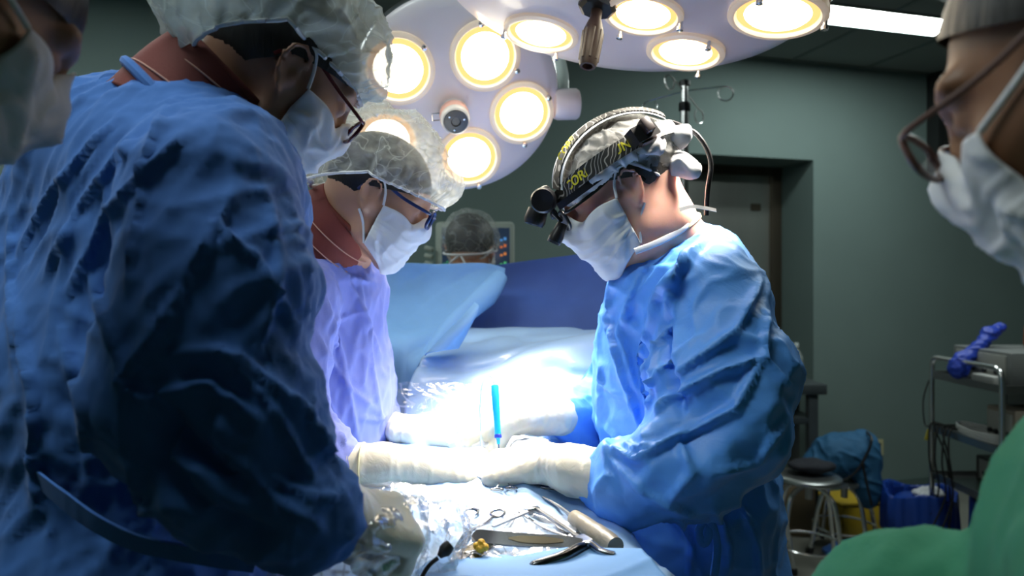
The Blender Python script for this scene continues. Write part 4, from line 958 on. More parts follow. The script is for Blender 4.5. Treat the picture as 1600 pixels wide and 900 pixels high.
# ---- blurred person at the right edge, very near
oF = P(1738, 82, .37)
pF = empty('person', Vector((.62, .46, 0)), 'blurred person in green scrubs at the right edge, close to the camera', 'person')
fF = Fr(oF + Vector((.058, .044, 0)), (-.52, .74, -.42), (-.1, .15, .95), 1.0)
def simple_body(f, root, nbp, hp, arm_s, m, skin, own=(None, None)):
    S = SDF(); head_prims(S, f); S.chain([f.w(-.03, 0, -.02), nbp, nbp - Vector((0, 0, .12))], [.060, .064, .1], .03)
    S.chain([nbp - Vector((0, 0, .12)), hp], [.13, .13], .06)
    ad = Vector((f.Y.x, f.Y.y, 0)).normalized(); fw = Vector((f.X.x, f.X.y, 0)).normalized(); arms = []
    for s in (-1, 1):
        a = [nbp + ad * s * .17 + Vector((0, 0, -.12)), nbp + ad * s * .21 + Vector((0, 0, -.40)) - fw * .04, nbp + ad * s * .12 + Vector((0, 0, -.50)) + fw * .16]
        if s == 1 and own[0]: a = own[0]
        arms.append(a); S.chain(a, [.05, .038, .028], .02); hand_prims(S, a[2] + fw * .02, fw, (0, 0, 1), s, (.4,) * 5)
    body_rest(S, hp, fw); V, Fc = S.mesh(.006); obj('body', V, Fc, skin, root)
    S = SDF(); S.chain([nbp - Vector((0, 0, .16)), hp, hp - Vector((0, 0, .30))], [.155, .165, .18], .06)
    S.cone(nbp + ad * -.15 + Vector((0, 0, -.13)), nbp + ad * .15 + Vector((0, 0, -.13)), .08, .08, .05)
    for a in arms: S.chain([a[0], a[1], a[2]], [.085, .078, .060], .03)
    gown(S, 'scrub_top', m, root, .009, cotton(.005, (0, 0, 1), []))
    shoes(hp, fw, root, M_WHITE)
nF = Vector((.47, .42, 1.46))
simple_body(fF, pF, nF, Vector((.56, .42, .93)), 1, M_GREEN, M_SKIN_B, [[P(1655, 1070, .50), P(1440, 1000, .56), P(1295, 1030, .66)], None])
cap(fF, pF, M_CAPM, c=(-.04, 0, .07), r=(.118, .10, .10), brim=(.104, .05, -.03), amp=.005, seed=9); hair(fF, pF, zf=.090)
mask(fF, pF, M_WHITE, lower=False, wide=.62, seed=6); glasses(fF, pF, M_TORT, th=.0026)
# ---- blurred person at the left edge
oG = P(-170, -50, .46)
pG = empty('person', Vector((-.62, .42, 0)), 'blurred masked face of a person at the left edge, close to the camera', 'person')
fG = Fr(oG + Vector((-.03, .05, 0)), (.44, .72, -.60), (.1, .1, .95), 1.0)
simple_body(fG, pG, Vector((-.56, .40, 1.50)), Vector((-.60, .38, .95)), -1, M_GREEN, M_SKIN_D)
cap(fG, pG, M_CAPM, c=(-.04, 0, .065), r=(.118, .10, .10), brim=(.075, .04, -.03), amp=.006, seed=11); hair(fG, pG)
mask(fG, pG, M_WHITE, lift=9, lower=False, wide=.78, seed=7)
# ------------------------------------------------------------------ operating table and drapes
def ztop(y): 
    y = np.asarray(y, float); return 1.145 + .035 * np.clip((y - .98) / .22, 0, 1) ** 2 * (3 - 2 * np.clip((y - .98) / .22, 0, 1)) + .0 * y
def top_at(px, py, off=0.0):
    r = Vector(((px - 800) / F, 1, -(py - HZ) / F)); t = .9
    for _ in range(60): t += .5 * (float(ztop(t)) + off - CAMZ - r.z * t) / (r.z if abs(r.z) > 1e-6 else -1)
    return Vector((0, 0, CAMZ)) + r * t
tb = empty('operating_table', (-.05, 1.35, 0), 'operating table hidden under the blue drapes between the surgeons', 'operating table')
mb = MB(); mb.box((-.05, 1.3, 1.03), .34, 1.3, .07, None, .02); mb.build('mattress', M_RUB, tb)
mb = MB(); mb.box((-.05, 1.3, .97), .34, 1.3, .045, None, .008); mb.build('tabletop', M_STEEL, tb)
mb = MB(); mb.box((-.05, 1.45, .55), .26, .3, .80, None, .01); mb.build('column', M_STEEL, tb)
mb = MB(); mb.box((-.05, 1.35, .07), .42, .9, .14, None, .02); mb.build('base', M_STEEL, tb)
ny, ns = 130, 150; V = []
for i in range(ny):
    y = .60 + 1.15 * i / (ny - 1); xr = .208 - .19 * (y - .87); xl = -.28; z0 = float(ztop(y)); front = max(0, .64 - y) / .04
    for j in range(ns):
        s = -1.0 + 2.0 * j / (ns - 1); c = (xl + xr) / 2; hw = (xr - xl) / 2
        L = s * (hw + .55); e = abs(L) - (hw - .05)
        if e <= 0: x, z = c + L, z0
        elif e < .05 * math.pi / 2 * 1.0: a = e / .05; x = c + math.copysign(hw - .05 + .05 * math.sin(a), L); z = z0 - .05 * (1 - math.cos(a))
        else: q_ = e - .0785; x = c + math.copysign(hw + .05 * q_ * (1 + .6 * math.sin(y * 23)), L); z = z0 - .05 - q_
        V.append((x, y, z - .09 * front ** 2))
V = np.array(V); Fc = np.array([(i * ns + j, i * ns + j + 1, (i + 1) * ns + j + 1, (i + 1) * ns + j) for i in range(ny - 1) for j in range(ns - 1)])
N = vnorm(V, Fc); V = V + N * (.006 * ridge(V, (.4, 1, 0), 9, 2.5, 4, .1, 2.5) + .004 * fbm(V * 6, 2) + .004 * ridge(V, (-.9, .5, 0), 12, 3, 8, .1, 3) * 1.0)[:, None]
M_DRP = mat('drape_pale', (.36, .56, .86), .38, spec=.5, bump=(26, .3, .005, 4), coat=.25)
dr = obj('surgical_drape', V, Fc, M_DRP); md = dr.modifiers.new('t', 'SOLIDIFY'); md.thickness = .0015
tag(dr, 'pale blue drape over the operating table, under the steel instruments', 'drape')
# folded nearer layer at the bottom of the picture
o = sheet([[top_at(640, 905, .014), top_at(760, 905, .014), top_at(900, 905, .014), top_at(1045, 905, .018)],
           [top_at(660, 885, .012), top_at(780, 882, .012), top_at(900, 880, .016), top_at(1020, 878, .022)],
           [top_at(690, 866, .004), top_at(790, 868, .006), top_at(905, 858, .014), top_at(1003, 858, .022)]], 14, 14, 'drape_fold', M_NONL, None, .002,
          lambda V, N: .003 * ridge(V, (1, .2, 0), 14, 3, 6, .08, 2))
tag(o, 'folded light blue towel edge along the bottom of the picture, before the instruments', 'drape')
# screen between the field and the anaesthetist
cr = lambda V, N: .010 * fbm(V * 4, 2) + .005 * ridge(V, (1, 0, .5), 7, 2, 3, .1, 3)
o = sheet([[(540, 408, 1.98), (640, 411, 2.0), (700, 413, 2.0), (760, 412, 2.0), (790, 419, 1.99)],
           [(545, 440, 1.97), (640, 444, 1.99), (700, 445, 1.98), (755, 440, 1.97), (778, 446, 1.94)],
           [(555, 490, 1.90), (630, 496, 1.90), (680, 500, 1.88), (700, 500, 1.86), (716, 500, 1.84)],
           [(560, 520, 1.78), (620, 528, 1.76), (645, 532, 1.76), (660, 545, 1.75), (672, 545, 1.74)],
           [(570, 560, 1.74), (615, 562, 1.72), (630, 570, 1.70), (640, 575, 1.69), (650, 575, 1.68)],
           [(575, 650, 1.70), (612, 650, 1.68), (622, 650, 1.66), (630, 650, 1.65), (640, 650, 1.64)]], 12, 12, 'screen_drape', M_NONL, None, .002, cr)
tag(o, 'light blue sheet hanging at the left of the screen, its top edge rolled over', 'drape')
def roll(pts, r, name, m, par=None):
    mb = MB(); p = spline(pts, 10); n = len(p); rr = list(np.interp(np.linspace(0, len(r) - 1, n), range(len(r)), r)); mb.tube(p, rr, 20, flat=((.35, 1, .2), .6)); return mb.build(name, m, par, ang=80)
roll([(P(782, 432, 1.955)), P(758, 462, 1.91), P(712, 502, 1.85), P(678, 540, 1.78), P(655, 585, 1.70), P(640, 640, 1.64)], [.022, .034, .026, .018, .014, .014], 'rolled_edge', M_NONL, o)
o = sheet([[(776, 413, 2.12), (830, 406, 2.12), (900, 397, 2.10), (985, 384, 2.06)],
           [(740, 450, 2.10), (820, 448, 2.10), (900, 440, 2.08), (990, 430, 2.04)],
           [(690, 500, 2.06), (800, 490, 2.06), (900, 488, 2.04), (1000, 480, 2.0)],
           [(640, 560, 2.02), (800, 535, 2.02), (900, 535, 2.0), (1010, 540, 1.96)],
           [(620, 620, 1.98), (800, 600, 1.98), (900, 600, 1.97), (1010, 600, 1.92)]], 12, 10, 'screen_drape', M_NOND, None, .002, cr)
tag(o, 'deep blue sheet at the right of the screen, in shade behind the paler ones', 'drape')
o = sheet([[(664, 556, 1.66), (684, 534, 1.68), (714, 503, 1.70), (742, 473, 1.72)],
           [(668, 552, 1.62), (690, 534, 1.63), (720, 505, 1.65), (748, 478, 1.69)],
           [(690, 548, 1.61), (705, 538, 1.62), (730, 510, 1.64), (746, 490, 1.68)],
           [(716, 545, 1.64), (722, 535, 1.65), (734, 512, 1.67), (742, 496, 1.69)]], 10, 8, 'drape_flap', M_NONL, None, .002)
tag(o, 'small folded blue flap standing up in the middle of the drapes', 'drape')
o = sheet([[(700, 514, 1.86), (745, 508, 1.88), (810, 511, 1.88), (900, 513, 1.86), (990, 512, 1.84)],
           [(672, 545, 1.72), (740, 543, 1.72), (800, 541, 1.70), (870, 528, 1.68), (985, 512, 1.62)],
           [(655, 566, 1.64), (730, 566, 1.62), (790, 556, 1.60), (870, 534, 1.58), (985, 520, 1.54)],
           [(640, 600, 1.58), (720, 600, 1.55), (800, 590, 1.52), (880, 565, 1.50), (985, 575, 1.48)],
           [(632, 640, 1.52), (720, 640, 1.48), (800, 635, 1.45), (890, 620, 1.44), (985, 625, 1.42)],
           [(625, 700, 1.42), (720, 700, 1.36), (800, 700, 1.34), (890, 690, 1.36), (985, 690, 1.38)],
           [(620, 760, 1.34), (720, 745, 1.28), (800, 745, 1.26), (890, 740, 1.28), (985, 750, 1.32)]], 12, 12, 'patient_drape', M_DRP, None, .002,
          lambda V, N: .006 * fbm(V * 5, 2) + .010 * ridge(V, (1, -.5, .5), 6, 1.5, 12, .1, 3) )
tag(o, 'pale blue sheet draped over the patient, beyond the brightly lit hands', 'drape')
fr = empty('drape_stand', (-.1, 2.16, 0), 'steel frame carrying the blue screen, hidden by the drapes', 'stand')
for x in (-.50, .36): mb = MB(); mb.tube([(x, 2.16, .01), (x, 2.16, 1.50)], .011, 12); mb.build('post', M_STEEL, fr)
for x in (-.50, .36): mb = MB(); mb.box((x, 2.16, .015), .05, .45, .03, None, .005); mb.build('foot', M_STEEL, fr)
mb = MB(); mb.tube([(-.50, 2.16, 1.50), (.36, 2.16, 1.50)], .010, 12); mb.build('rail', M_STEEL, fr)
# clear plastic
M_CLR = gauze_mat('clear_plastic', (.80, .84, .90), .04, .30, 22, transl=.3, gloss=.45)
M_CLR2 = gauze_mat('crumpled_plastic', (.70, .73, .80), .18, .6, 38, transl=.25, gloss=.6)
def crinkle(a, s):
    return lambda V, N: a * (fbm(V * s, 3) + .8 * ridge(V, (1, .3, .2), s * 1.2, s * .5, 5, .08, 2) + .6 * ridge(V, (-.4, 1, .5), s * 2, s * .8, 8, .06, 2))
o = sheet([[(606, 598, 1.50), (680, 597, 1.50), (760, 598, 1.49), (830, 600, 1.47), (868, 606, 1.45)],
           [(604, 625, 1.47), (680, 625, 1.46), (760, 625, 1.45), (830, 628, 1.44), (866, 635, 1.42)],
           [(608, 655, 1.44), (680, 655, 1.42), (760, 655, 1.41), (830, 655, 1.40), (860, 660, 1.38)],
           [(620, 690, 1.38), (680, 690, 1.36), (760, 690, 1.34), (830, 690, 1.34), (860, 690, 1.33)]], 26, 22, 'clear_drape', M_CLR, None, .0005, crinkle(.004, 16))
tag(o, 'clear crinkled plastic sheet standing behind the lit hands', 'plastic sheet')
# its faint row of raised letters is unreadable: short white bars printed along the top
mb = MB()
M_PRT = mat('white_print', (.85, .87, .9), .5)
rng = random.Random(4)
T = top_at
def heap(name, rows, label, a, s, mtl, nu=24, nv=22):
    o = sheet(rows, nu, nv, name, mtl, None, .0006, crinkle(a, s)); return tag(o, label, 'plastic sheet')
heap('plastic_wrap', [[P(415, 915, .70), P(500, 915, .71), P(590, 915, .73), P(680, 905, .80), P(725, 905, .84)],
  [P(425, 860, .69), P(500, 860, .67), P(585, 845, .68), P(665, 858, .78), P(722, 872, .86)],
  [P(450, 830, .72), P(520, 830, .66), P(600, 812, .70), P(665, 822, .80), P(728, 848, .90)],
  [P(500, 830, .80), P(560, 815, .76), P(620, 800, .78), P(675, 800, .88), P(735, 828, .94)],
  [T(520, 780, .01), T(570, 775, .02), T(630, 785, .03), T(690, 790, .02), T(740, 808, .01)]], 'crumpled clear plastic heaped at the bottom left of the table, round a gloved hand', .011, 17, M_CLR2, 30, 26)
heap('plastic_wrap', [[T(560, 800, .012), T(640, 800, .012), T(720, 812, .010)], [T(560, 775, .022), T(640, 775, .018), T(720, 780, .012)], [T(560, 755, .02), T(640, 757, .02), T(730, 762, .012)]], 'smooth shiny plastic film lying before the middle gloved forearm', .003, 14, M_CLR, 30, 26)
heap('instrument_film', [[T(720, 868, .010), T(800, 872, .008), T(890, 866, .010)], [T(735, 845, .010), T(800, 845, .008), T(900, 840, .008)], [T(760, 812, .006), T(830, 808, .008), T(900, 806, .006)]], 'shiny plastic film under the steel retractors', .0035, 22, M_CLR2)
# ------------------------------------------------------------------ instruments
def flatbar(mb, pts, w_, th, up=(0, 0, 1), n=6):
    p = spline(pts, n) if len(pts) > 2 else [Vector(q) for q in pts]
    ribbon(mb, p, [Vector(up)] * len(p), w_ if not isinstance(w_, (list, tuple)) else list(np.interp(np.linspace(0, len(w_) - 1, len(p)), range(len(w_)), w_)), th)
def ring(mb, c, a, b, r, up=(0, 0, 1)):
    """finger ring with half axes a, b (vectors)"""
    mb.tube([Vector(c) + Vector(a) * math.cos(t) + Vector(b) * math.sin(t) for t in [2 * math.pi * i / 28 for i in range(28)]], r, 8, closed=True)
def clamp(name, rc, piv, tip, label, cat='scissors', ringr=.014, mtl=None, spread=.016, curve=0.0, th=.0022):
    """two ring handles at rc, joint at piv, jaws to tip"""
    rc, piv, tip = Vector(rc), Vector(piv), Vector(tip); root = empty(name, piv, label, cat); m = mtl or M_SURG
    ax = (piv - rc).normalized(); sd = Vector((0, 0, 1)).cross(ax).normalized()
    for s in (-1, 1):
        mb = MB(); cc = rc + sd * s * spread; dz = Vector((0, 0, .001 * s))
        ring(mb, cc + dz, ax * ringr * 1.05, (sd * ringr * .85), th)
        st = cc + ax * ringr * 1.0 - sd * s * ringr * .25
        mb.tube(spline([st + dz, st.lerp(piv, .45) + sd * s * .003 + dz, piv - sd * s * .002 + dz, piv.lerp(tip, .4) - sd * s * .0035 + dz + sd * curve * .4, tip - sd * s * .0008 + sd * curve], 6), [th] * 12 + [th * 1.3] * 3 + list(np.linspace(th * 1.3, th * .5, 10)), 8)
        mb.build('arm', m, root)
    mb = MB(); mb.lathe([(0, .0035), (.003, .0035), (.0035, .002), (.0035, -.003)], piv, (0, 0, 1), 12); mb.build('pivot_screw', m, root)
    return root
c1_ = T(757, 800, .006)
clamp('surgical_scissors', T(757, 801, .010), T(734, 832, .006), T(712, 856, .005), 'steel scissors with two open finger rings at the left of the instruments', ringr=.012, spread=.0205)
# long sponge forceps loop, slender
clamp('long_forceps', T(898, 838, .008), T(862, 812, .008), T(800, 790, .006), 'slender long-looped forceps crossing behind the bar retractor', 'forceps', ringr=.010, spread=.010)
# bar retractor: round-ended steel bar, hinged head
r_ = empty('bar_retractor', T(838, 797, .012), 'straight steel bar retractor with a square hinge head', 'retractor')
mb = MB(); flatbar(mb, [T(770, 824, .012), T(835, 797, .020)], .0065, .003); mb.build('handle_bar', M_SURG, r_)
mb = MB(); mb.box(T(833, 797, .020), .020, .010, .009, Matrix.Rotation(.35, 3, 'Z'), .0015); mb.build('hinge_block', M_SURG, r_)
mb = MB(); flatbar(mb, [T(838, 797, .020), T(870, 818, .016), T(905, 843, .012)], .0055, .004); flatbar(mb, [T(905, 843, .012), T(920, 852, .010)], .016, .006); mb.build('long_arm', M_SURG, r_)
# bent wire hook
h_ = MB(); h_.tube(spline([T(796, 787, .006), T(812, 800, .008), T(850, 825, .010), T(884, 838, .014), T(890, 846, .012), T(884, 852, .006)], 8), .0019, 8)
tag(h_.build('wire_retractor', M_SURG), 'thin bent steel wire retractor between the bars, hooked at its near end', 'retractor')
# small tweezers in the gap
h_ = MB(); h_.tube([T(815, 790, .004), T(788, 826, .004)], .0016, 8); h_.tube([T(818, 791, .004), T(795, 827, .004)], .0016, 8); tag(h_.build('tweezers', M_SURG), 'pair of thin tweezers lying under the crossing bars', 'tweezers')
# broad flat retractor blades with a round end
def blade(pts, w_, th, label, name='blade_retractor', hole=True):
    r0 = empty(name, pts[0], label, 'retractor'); mb = MB(); n = 14; p = spline(pts, 8)
    W_ = list(np.interp(np.linspace(0, 1, len(p)), [0, .03, .08, .5, 1], [.3 * w_, .8 * w_, w_, w_ * .95, w_ * .75])); ribbon(mb, p, [Vector((0, -.55, .8))] * len(p), W_, th)
    mb.build('blade', M_SURG, r0)
    mb = MB(); k_ = len(p) // 3; ribbon(mb, [q + Vector((0, -.55, .8)) * th * 1.1 for q in p[k_:k_ + 14]], [Vector((0, -.55, .8))] * len(p[k_:k_ + 14]), list(np.interp(np.linspace(0, 1, len(p[k_:k_ + 14])), [0, .2, .6, 1], [.1 * w_, .5 * w_, .55 * w_, .2 * w_])), .0006); mb.build('inlaid_panel', mat('bronze_inlay', (.20, .17, .12), .3, metal=1), r0)
    return r0
blade([T(738, 838, .016), T(775, 842, .018), T(830, 846, .018), T(880, 848, .018), T(908, 852, .018)], .020, .0035, 'broad steel retractor blade with a rounded left end, on top of the pile')
blade([T(712, 876, .008), T(735, 860, .010), T(760, 846, .010)], .014, .003, 'dark blade retractor slanting at the left under the rounded one')
blade([T(738, 876, .006), T(755, 862, .008), T(778, 846, .008)], .012, .003, 'second slanting blade retractor beside the yellow scrap')
# black handled gripping instrument
g_ = empty('gripping_forceps', T(885, 872, .01), 'heavy steel forceps with a black curved grip, nearest the bottom edge', 'forceps')
mb = MB(); p = spline([T(826, 887, .010), T(850, 880, .014), T(880, 870, .018), T(905, 856, .022), T(918, 853, .02)], 8); mb.tube(p, list(np.interp(np.linspace(0, 1, len(p)), [0, .1, .5, 1], [.003, .0065, .0075, .005])), 12); mb.build('grip', mat('dark_steel', (.12, .12, .125), .2, metal=1), g_)
mb = MB(); mb.tube(spline([T(905, 855, .02), T(922, 850, .024), T(940, 862, .02), T(960, 868, .018)], 8), .0050, 12); mb.tube(spline([T(912, 852, .02), T(916, 862, .012), T(925, 872, .008)], 8), .0040, 10); mb.build('jaw', M_SURG, g_)
# suction tube with grey sheath
s_ = empty('suction_tube', T(930, 835, .014), 'steel suction tube with a thick beige sheath, at the right of the tools', 'suction tube')
mb = MB(); a_, b_ = T(893, 806, .014), T(962, 854, .016); dirn = (b_ - a_); Ln = dirn.length
mb.lathe([(0, 0), (.006, .001), (.0115, Ln * .08), (.0125, Ln * .3), (.0125, Ln * .55), (.0135, Ln * .6), (.0130, Ln * .9), (.0118, Ln * .95), (.0118, Ln * 1.0), (0, Ln * 1.0)], a_, dirn, 24); mb.build('sheath', mat('beige_rubber', (.24, .21, .155), .4, bump=(40, .5, .003)), s_)
mb = MB(); mb.tube(spline([T(894, 807, .014), T(872, 790, .010), T(848, 776, .006)], 8), [.0038 - .0026 * i / 16 for i in range(17)], 8); mb.build('shaft', M_SURG, s_)
# yellow scrap
mb = MB(); S = SDF(); 
for a, b, c in ((745, 853, .018), (752, 848, .022), (758, 855, .018), (750, 858, .016)): S.ball(T(a, b, c), .0048, .002)
V, Fc = S.mesh(.0012); o = obj('yellow_scrap', V + .0012 * vnorm(V, Fc) * pn(V * 500)[:, None], Fc, mat('yellow_tissue', (.75, .42, .02), .5)); tag(o, 'small yellow crumb of tissue on the slanting retractors', 'tissue')
# black plug and cable at the bottom
p_ = empty('cable_plug', P(692, 868, .775), 'black rubber plug with its cable among the crumpled plastic', 'plug')
mb = MB(); a_ = P(697, 858, .775); b_ = P(684, 872, .77); mb.lathe([(0, -.008), (.006, -.007), (.0075, -.002), (.0075, .003), (.005, .007), (.003, .011), (0, .011)], a_, b_ - a_, 18); mb.build('plug', M_RUB, p_)
mb = MB(); mb.tube(spline([b_, P(672, 882, .765), P(662, 896, .76), P(655, 915, .75)], 8), .0026, 8); mb.build('cable', M_RUB, p_)
# electrocautery pencil with loop of cable
e_ = empty('cautery_pencil', P(776, 650, 1.26), 'bright blue electrocautery pencil standing upright in the lit wound', 'cautery pencil')
M_CYAN = mat('cyan_plastic', (.01, .42, .85), .35)
a_, b_ = P(773, 602, 1.28), P(779, 694, 1.24); d_ = b_ - a_; Ln = d_.length
mb = MB(); mb.lathe([(0, 0), (.0065, 0), (.0075, .004), (.0072, Ln * .4), (.0058, Ln * .7), (.0060, Ln * .86), (.0035, Ln * .92), (.0028, Ln), (0, Ln)], a_, d_, 18); mb.build('pencil_body', M_CYAN, e_)
mb = MB(); mb.lathe([(.0061, Ln * .84), (.0068, Ln * .85), (.0068, Ln * .89), (.004, Ln * .90)], a_, d_, 18); mb.build('collar_ring', mat('dark_blue_plastic', (.01, .03, .4), .4), e_)
mb = MB(); mb.tube([b_, b_ + d_.normalized() * .03], .0012, 6); mb.build('electrode', M_SURG, e_)
mb = MB(); mb.tube(spline([a_, P(769, 590, 1.285), P(761, 588, 1.285), P(753, 603, 1.28), P(750, 640, 1.27), P(752, 690, 1.25), P(758, 735, 1.2)], 10), .0016, 8); mb.build('cord', mat('pale_blue_cord', (.45, .75, .9), .4), e_)
# gauze in the wound, drape window
def pad(c, sx, sy, sz, sd, label, m=M_WHITE):
    S = SDF(); S.ell(c, np.eye(3), (sx, sy, sz)); V, Fc = S.mesh(.003); N = vnorm(V, Fc); V = V + N * (.004 * fbm(V * 55 + sd, 2) + .003 * ridge(V, (1, sd % 2, .3), 60, 20, sd, .03, 2))[:, None]
    return tag(obj('gauze_pad', V, Fc, m), label, 'gauze')
pad(T(790, 742, .004), .050, .035, .008, 1, 'white gauze pad in the brightest spot between the hands')
pad(T(745, 690, .016), .055, .045, .016, 2, 'white gauze lying beyond the wound, left of the blue pencil')
pad(T(830, 700, .012), .040, .04, .014, 3, 'white gauze right of the blue pencil')
# small dark clamp tips beside the far white glove
h_ = MB(); h_.tube(spline([T(845, 762, .014), T(880, 768, .010), T(905, 773, .006)], 6), .0016, 8); tag(h_.build('needle', M_SURG), 'thin steel needle running under the right gloved wrist', 'needle')
h_ = MB()
ring(h_, T(776, 765, .010), Vector((.010, 0, 0)), Vector((0, .006, 0)), .0014); ring(h_, T(799, 763, .010), Vector((.009, 0, 0)), Vector((0, .006, 0)), .0014); h_.tube([T(776, 762, .01), T(785, 745, .012), T(799, 761, .01)], .0013, 6)
tag(h_.build('clip', M_SURG), 'tiny two-ringed steel clip in the glare below the hands', 'clip')
# ------------------------------------------------------------------ things further back
# infusion stand
iv = empty('infusion_stand', (P(1068, 440, 2.6).x, 2.6, 0), 'chrome infusion stand with four looped hooks, before the steel door', 'infusion stand')
X0 = iv.location.x; zt = P(1071, 130, 2.6).z
mb = MB(); mb.tube([(X0, 2.6, .10), (X0, 2.6, 1.45)], .0175, 20); mb.build('lower_tube', M_CHROME, iv)
mb = MB(); mb.tube([(X0, 2.6, 1.45), (X0 + .004, 2.6, zt - .10)], .0165, 20); mb.build('upper_tube', M_CHROME, iv)
mb = MB(); mb.lathe([(.020, 0), (.022, .004), (.022, .030), (.019, .034)], (X0 + .004, 2.6, P(1070, 174, 2.6).z), (0, 0, 1), 20); mb.build('collar', M_BLACK, iv)
mb = MB(); mb.tube([(X0 + .004, 2.6, zt - .12), (X0 + .004, 2.6, zt)], .014, 16); mb.build('neck', M_CHROME, iv)
mb = MB(); mb.lathe([(.014, -.012), (.021, -.010), (.021, .006), (.012, .012), (0, .013)], (X0 + .004, 2.6, zt), (0, 0, 1), 20); mb.build('cap', M_BLACK, iv)
hb_ = Vector((X0 + .004, 2.6, zt - .03))
def loop(d, L, down, r=.030, s=1):
    d = Vector(d).normalized(); e = hb_ + d * L + Vector((0, 0, down)); pts = [hb_, hb_.lerp(e, .5), e]
    c = e + Vector((0, 0, -r)) 
    for i in range(1, 10): a = math.pi / 2 - i * .62; pts.append(c + d * math.cos(a) * r + Vector((0, 0, math.sin(a) * r)))
    return pts
for d, L, dn_ in (((-1, .25, 0), .13, -.028), ((1, -.2, 0), .15, .010), ((-.75, -.6, 0), .09, .045), ((.75, .6, 0), .09, -.055)):
    mb = MB(); mb.tube(loop(d, L, dn_, .028), .0028, 8); mb.build('hook', M_CHROME, iv)
for i in range(5):
    a = 2 * math.pi * i / 5 + .3; e = Vector((X0 + .28 * math.cos(a), 2.6 + .28 * math.sin(a), .075)); mb = MB(); mb.tube([(X0, 2.6, .11), e], .014, 10); mb.build('leg', M_CHROME, iv)
    mb = MB(); mb.lathe([(0, -.012), (.024, -.012), (.026, 0), (.024, .012), (0, .012)], e - Vector((0, 0, .048)), (math.sin(a), -math.cos(a), 0), 16); mb.build('castor', M_RUB, iv)
# patient monitor
mo = empty('patient_monitor', P(742, 412, 2.95), 'cream patient monitor with a dark screen, behind the capped head beyond the drape', 'monitor')
dM = 2.95; M_CRM = mat('cream_casing', (.42, .47, .42), .5)
ctr = (P(680, 346, dM) + P(804, 425, dM)) / 2; wM = P(804, 0, dM).x - P(680, 0, dM).x; hM = .30
mb = MB(); ctr.z = P(0, 346, dM).z - hM / 2; mb.box((ctr.x, dM + .06, ctr.z), wM, .12, hM, None, .018); ca = mb.build('casing', M_CRM, mo)
scw = wM - .05
mb = MB(); mb.box((ctr.x + .004, dM - .001, ctr.z + .01), scw, .004, hM - .075, None, .001)
M_SCR = mat('dark_screen', (.02, .03, .05), .2, emit=((.03, .06, .12), .35)); scn = mb.build('screen', M_SCR, ca)
for i, (zz, col, nm) in enumerate(((.075, (.1, .35, .8), 'blue_trace'), (.045, (.75, .18, .04), 'orange_trace'), (.01, (.8, .25, .05), 'red_trace'), (-.03, (.1, .6, .2), 'green_trace'), (-.06, (.3, .5, .8), 'pale_trace'))):
    mb = MB(); x1 = ctr.x + scw / 2 - .012
    for k_ in range(2): mb.box((x1 - .016 * k_ - .004, dM - .004, ctr.z + zz - .006 * k_), .011, .002, .012 - .003 * k_)
    pts = []
    for k_ in range(90): t = k_ / 89; pts.append(Vector((ctr.x - scw / 2 + .01 + (scw - .07) * t, dM - .004, ctr.z + zz + .010 * max(0, math.cos(t * 40 + i)) ** 8)))
    mb.tube(pts, .0010, 4); mb.build('readout', mat(nm, col, .4, emit=(col, .5)), scn)
mb = MB(); mb.box((ctr.x, dM + .06, ctr.z - hM / 2 - .02), .12, .10, .05, None, .008); mb.tube([(ctr.x, dM + .06, ctr.z - hM / 2 - .03), (ctr.x, dM + .06, .08)], .022, 16); mb.build('stand', M_STEEL, mo)
mb = MB(); mb.box((ctr.x, dM + .06, .04), .45, .45, .08, None, .02); mb.build('base', M_CRM, mo)
for k_ in range(3):
    mb = MB(); p = P(669, 388 + k_ * 12, dM - .02); mb.box(p + Vector((.0, .03, 0)), .038, .05, .020, Matrix.Rotation(.25, 3, 'Y'), .006); mb.build('side_socket', M_CRM, mo)
# floor helper
def fl(px, py): d = CAMZ * F / (py - HZ); return Vector(((px - 800) / F * d, d, 0))
# stools
def stool(c, h, name_lab, rot=0, grp=None):
    r0 = empty('stool', c, name_lab, 'stool'); c = Vector(c)
    mb = MB(); mb.lathe([(0, -.004), (.12, -.004), (.150, -.002), (.158, .008), (.155, .020), (.145, .026), (.10, .024), (0, .022)], c + Vector((0, 0, h - .026)), (0, 0, 1), 40); mb.build('seat', M_STEEL, r0)
    for i in range(4):
        a = rot + i * math.pi / 2; u = Vector((math.cos(a), math.sin(a), 0))
        mb = MB(); mb.tube(spline([c + u * .03 + Vector((0, 0, h - .05)), c + u * .11 + Vector((0, 0, h - .075)), c + u * .155 + Vector((0, 0, h - .16)), c + u * .205 + Vector((0, 0, .015))], 8), .0115, 10); lg = mb.build('leg', M_CHROME, r0)
        mb = MB(); mb.lathe([(.016, 0), (.016, .03), (.012, .034)], c + u * .205, (0, 0, 1), 12); mb.build('rubber_foot', M_RUB, lg)
    mb = MB(); mb.tube([c + Vector((.165 * math.cos(2 * math.pi * i / 36), .165 * math.sin(2 * math.pi * i / 36), h * .34)) for i in range(36)], .006, 8, closed=True); mb.build('foot_ring', M_CHROME, r0)
    mb = MB(); mb.tube([c + Vector((0, 0, h - .12)), c + Vector((0, 0, h - .02))], .018, 14); mb.build('screw_post', M_STEEL, r0)
    return r0
s1 = Vector((P(1264, 745, 3.45).x, 3.45, 0)); stool(s1, P(0, 742, 3.45).z, 'chrome stool nearest the surgeon in bright blue, dark bundle on its edge', .5)
s2 = Vector((P(1322, 745, 3.78).x, 3.80, 0)); stool(s2, .42, 'chrome stool further right, carrying the blue folded bag', .15)
s3 = Vector((P(1180, 745, 3.6).x, 3.62, 0)); stool(s3, .47, 'chrome stool half hidden behind the surgeon in bright blue', .9)
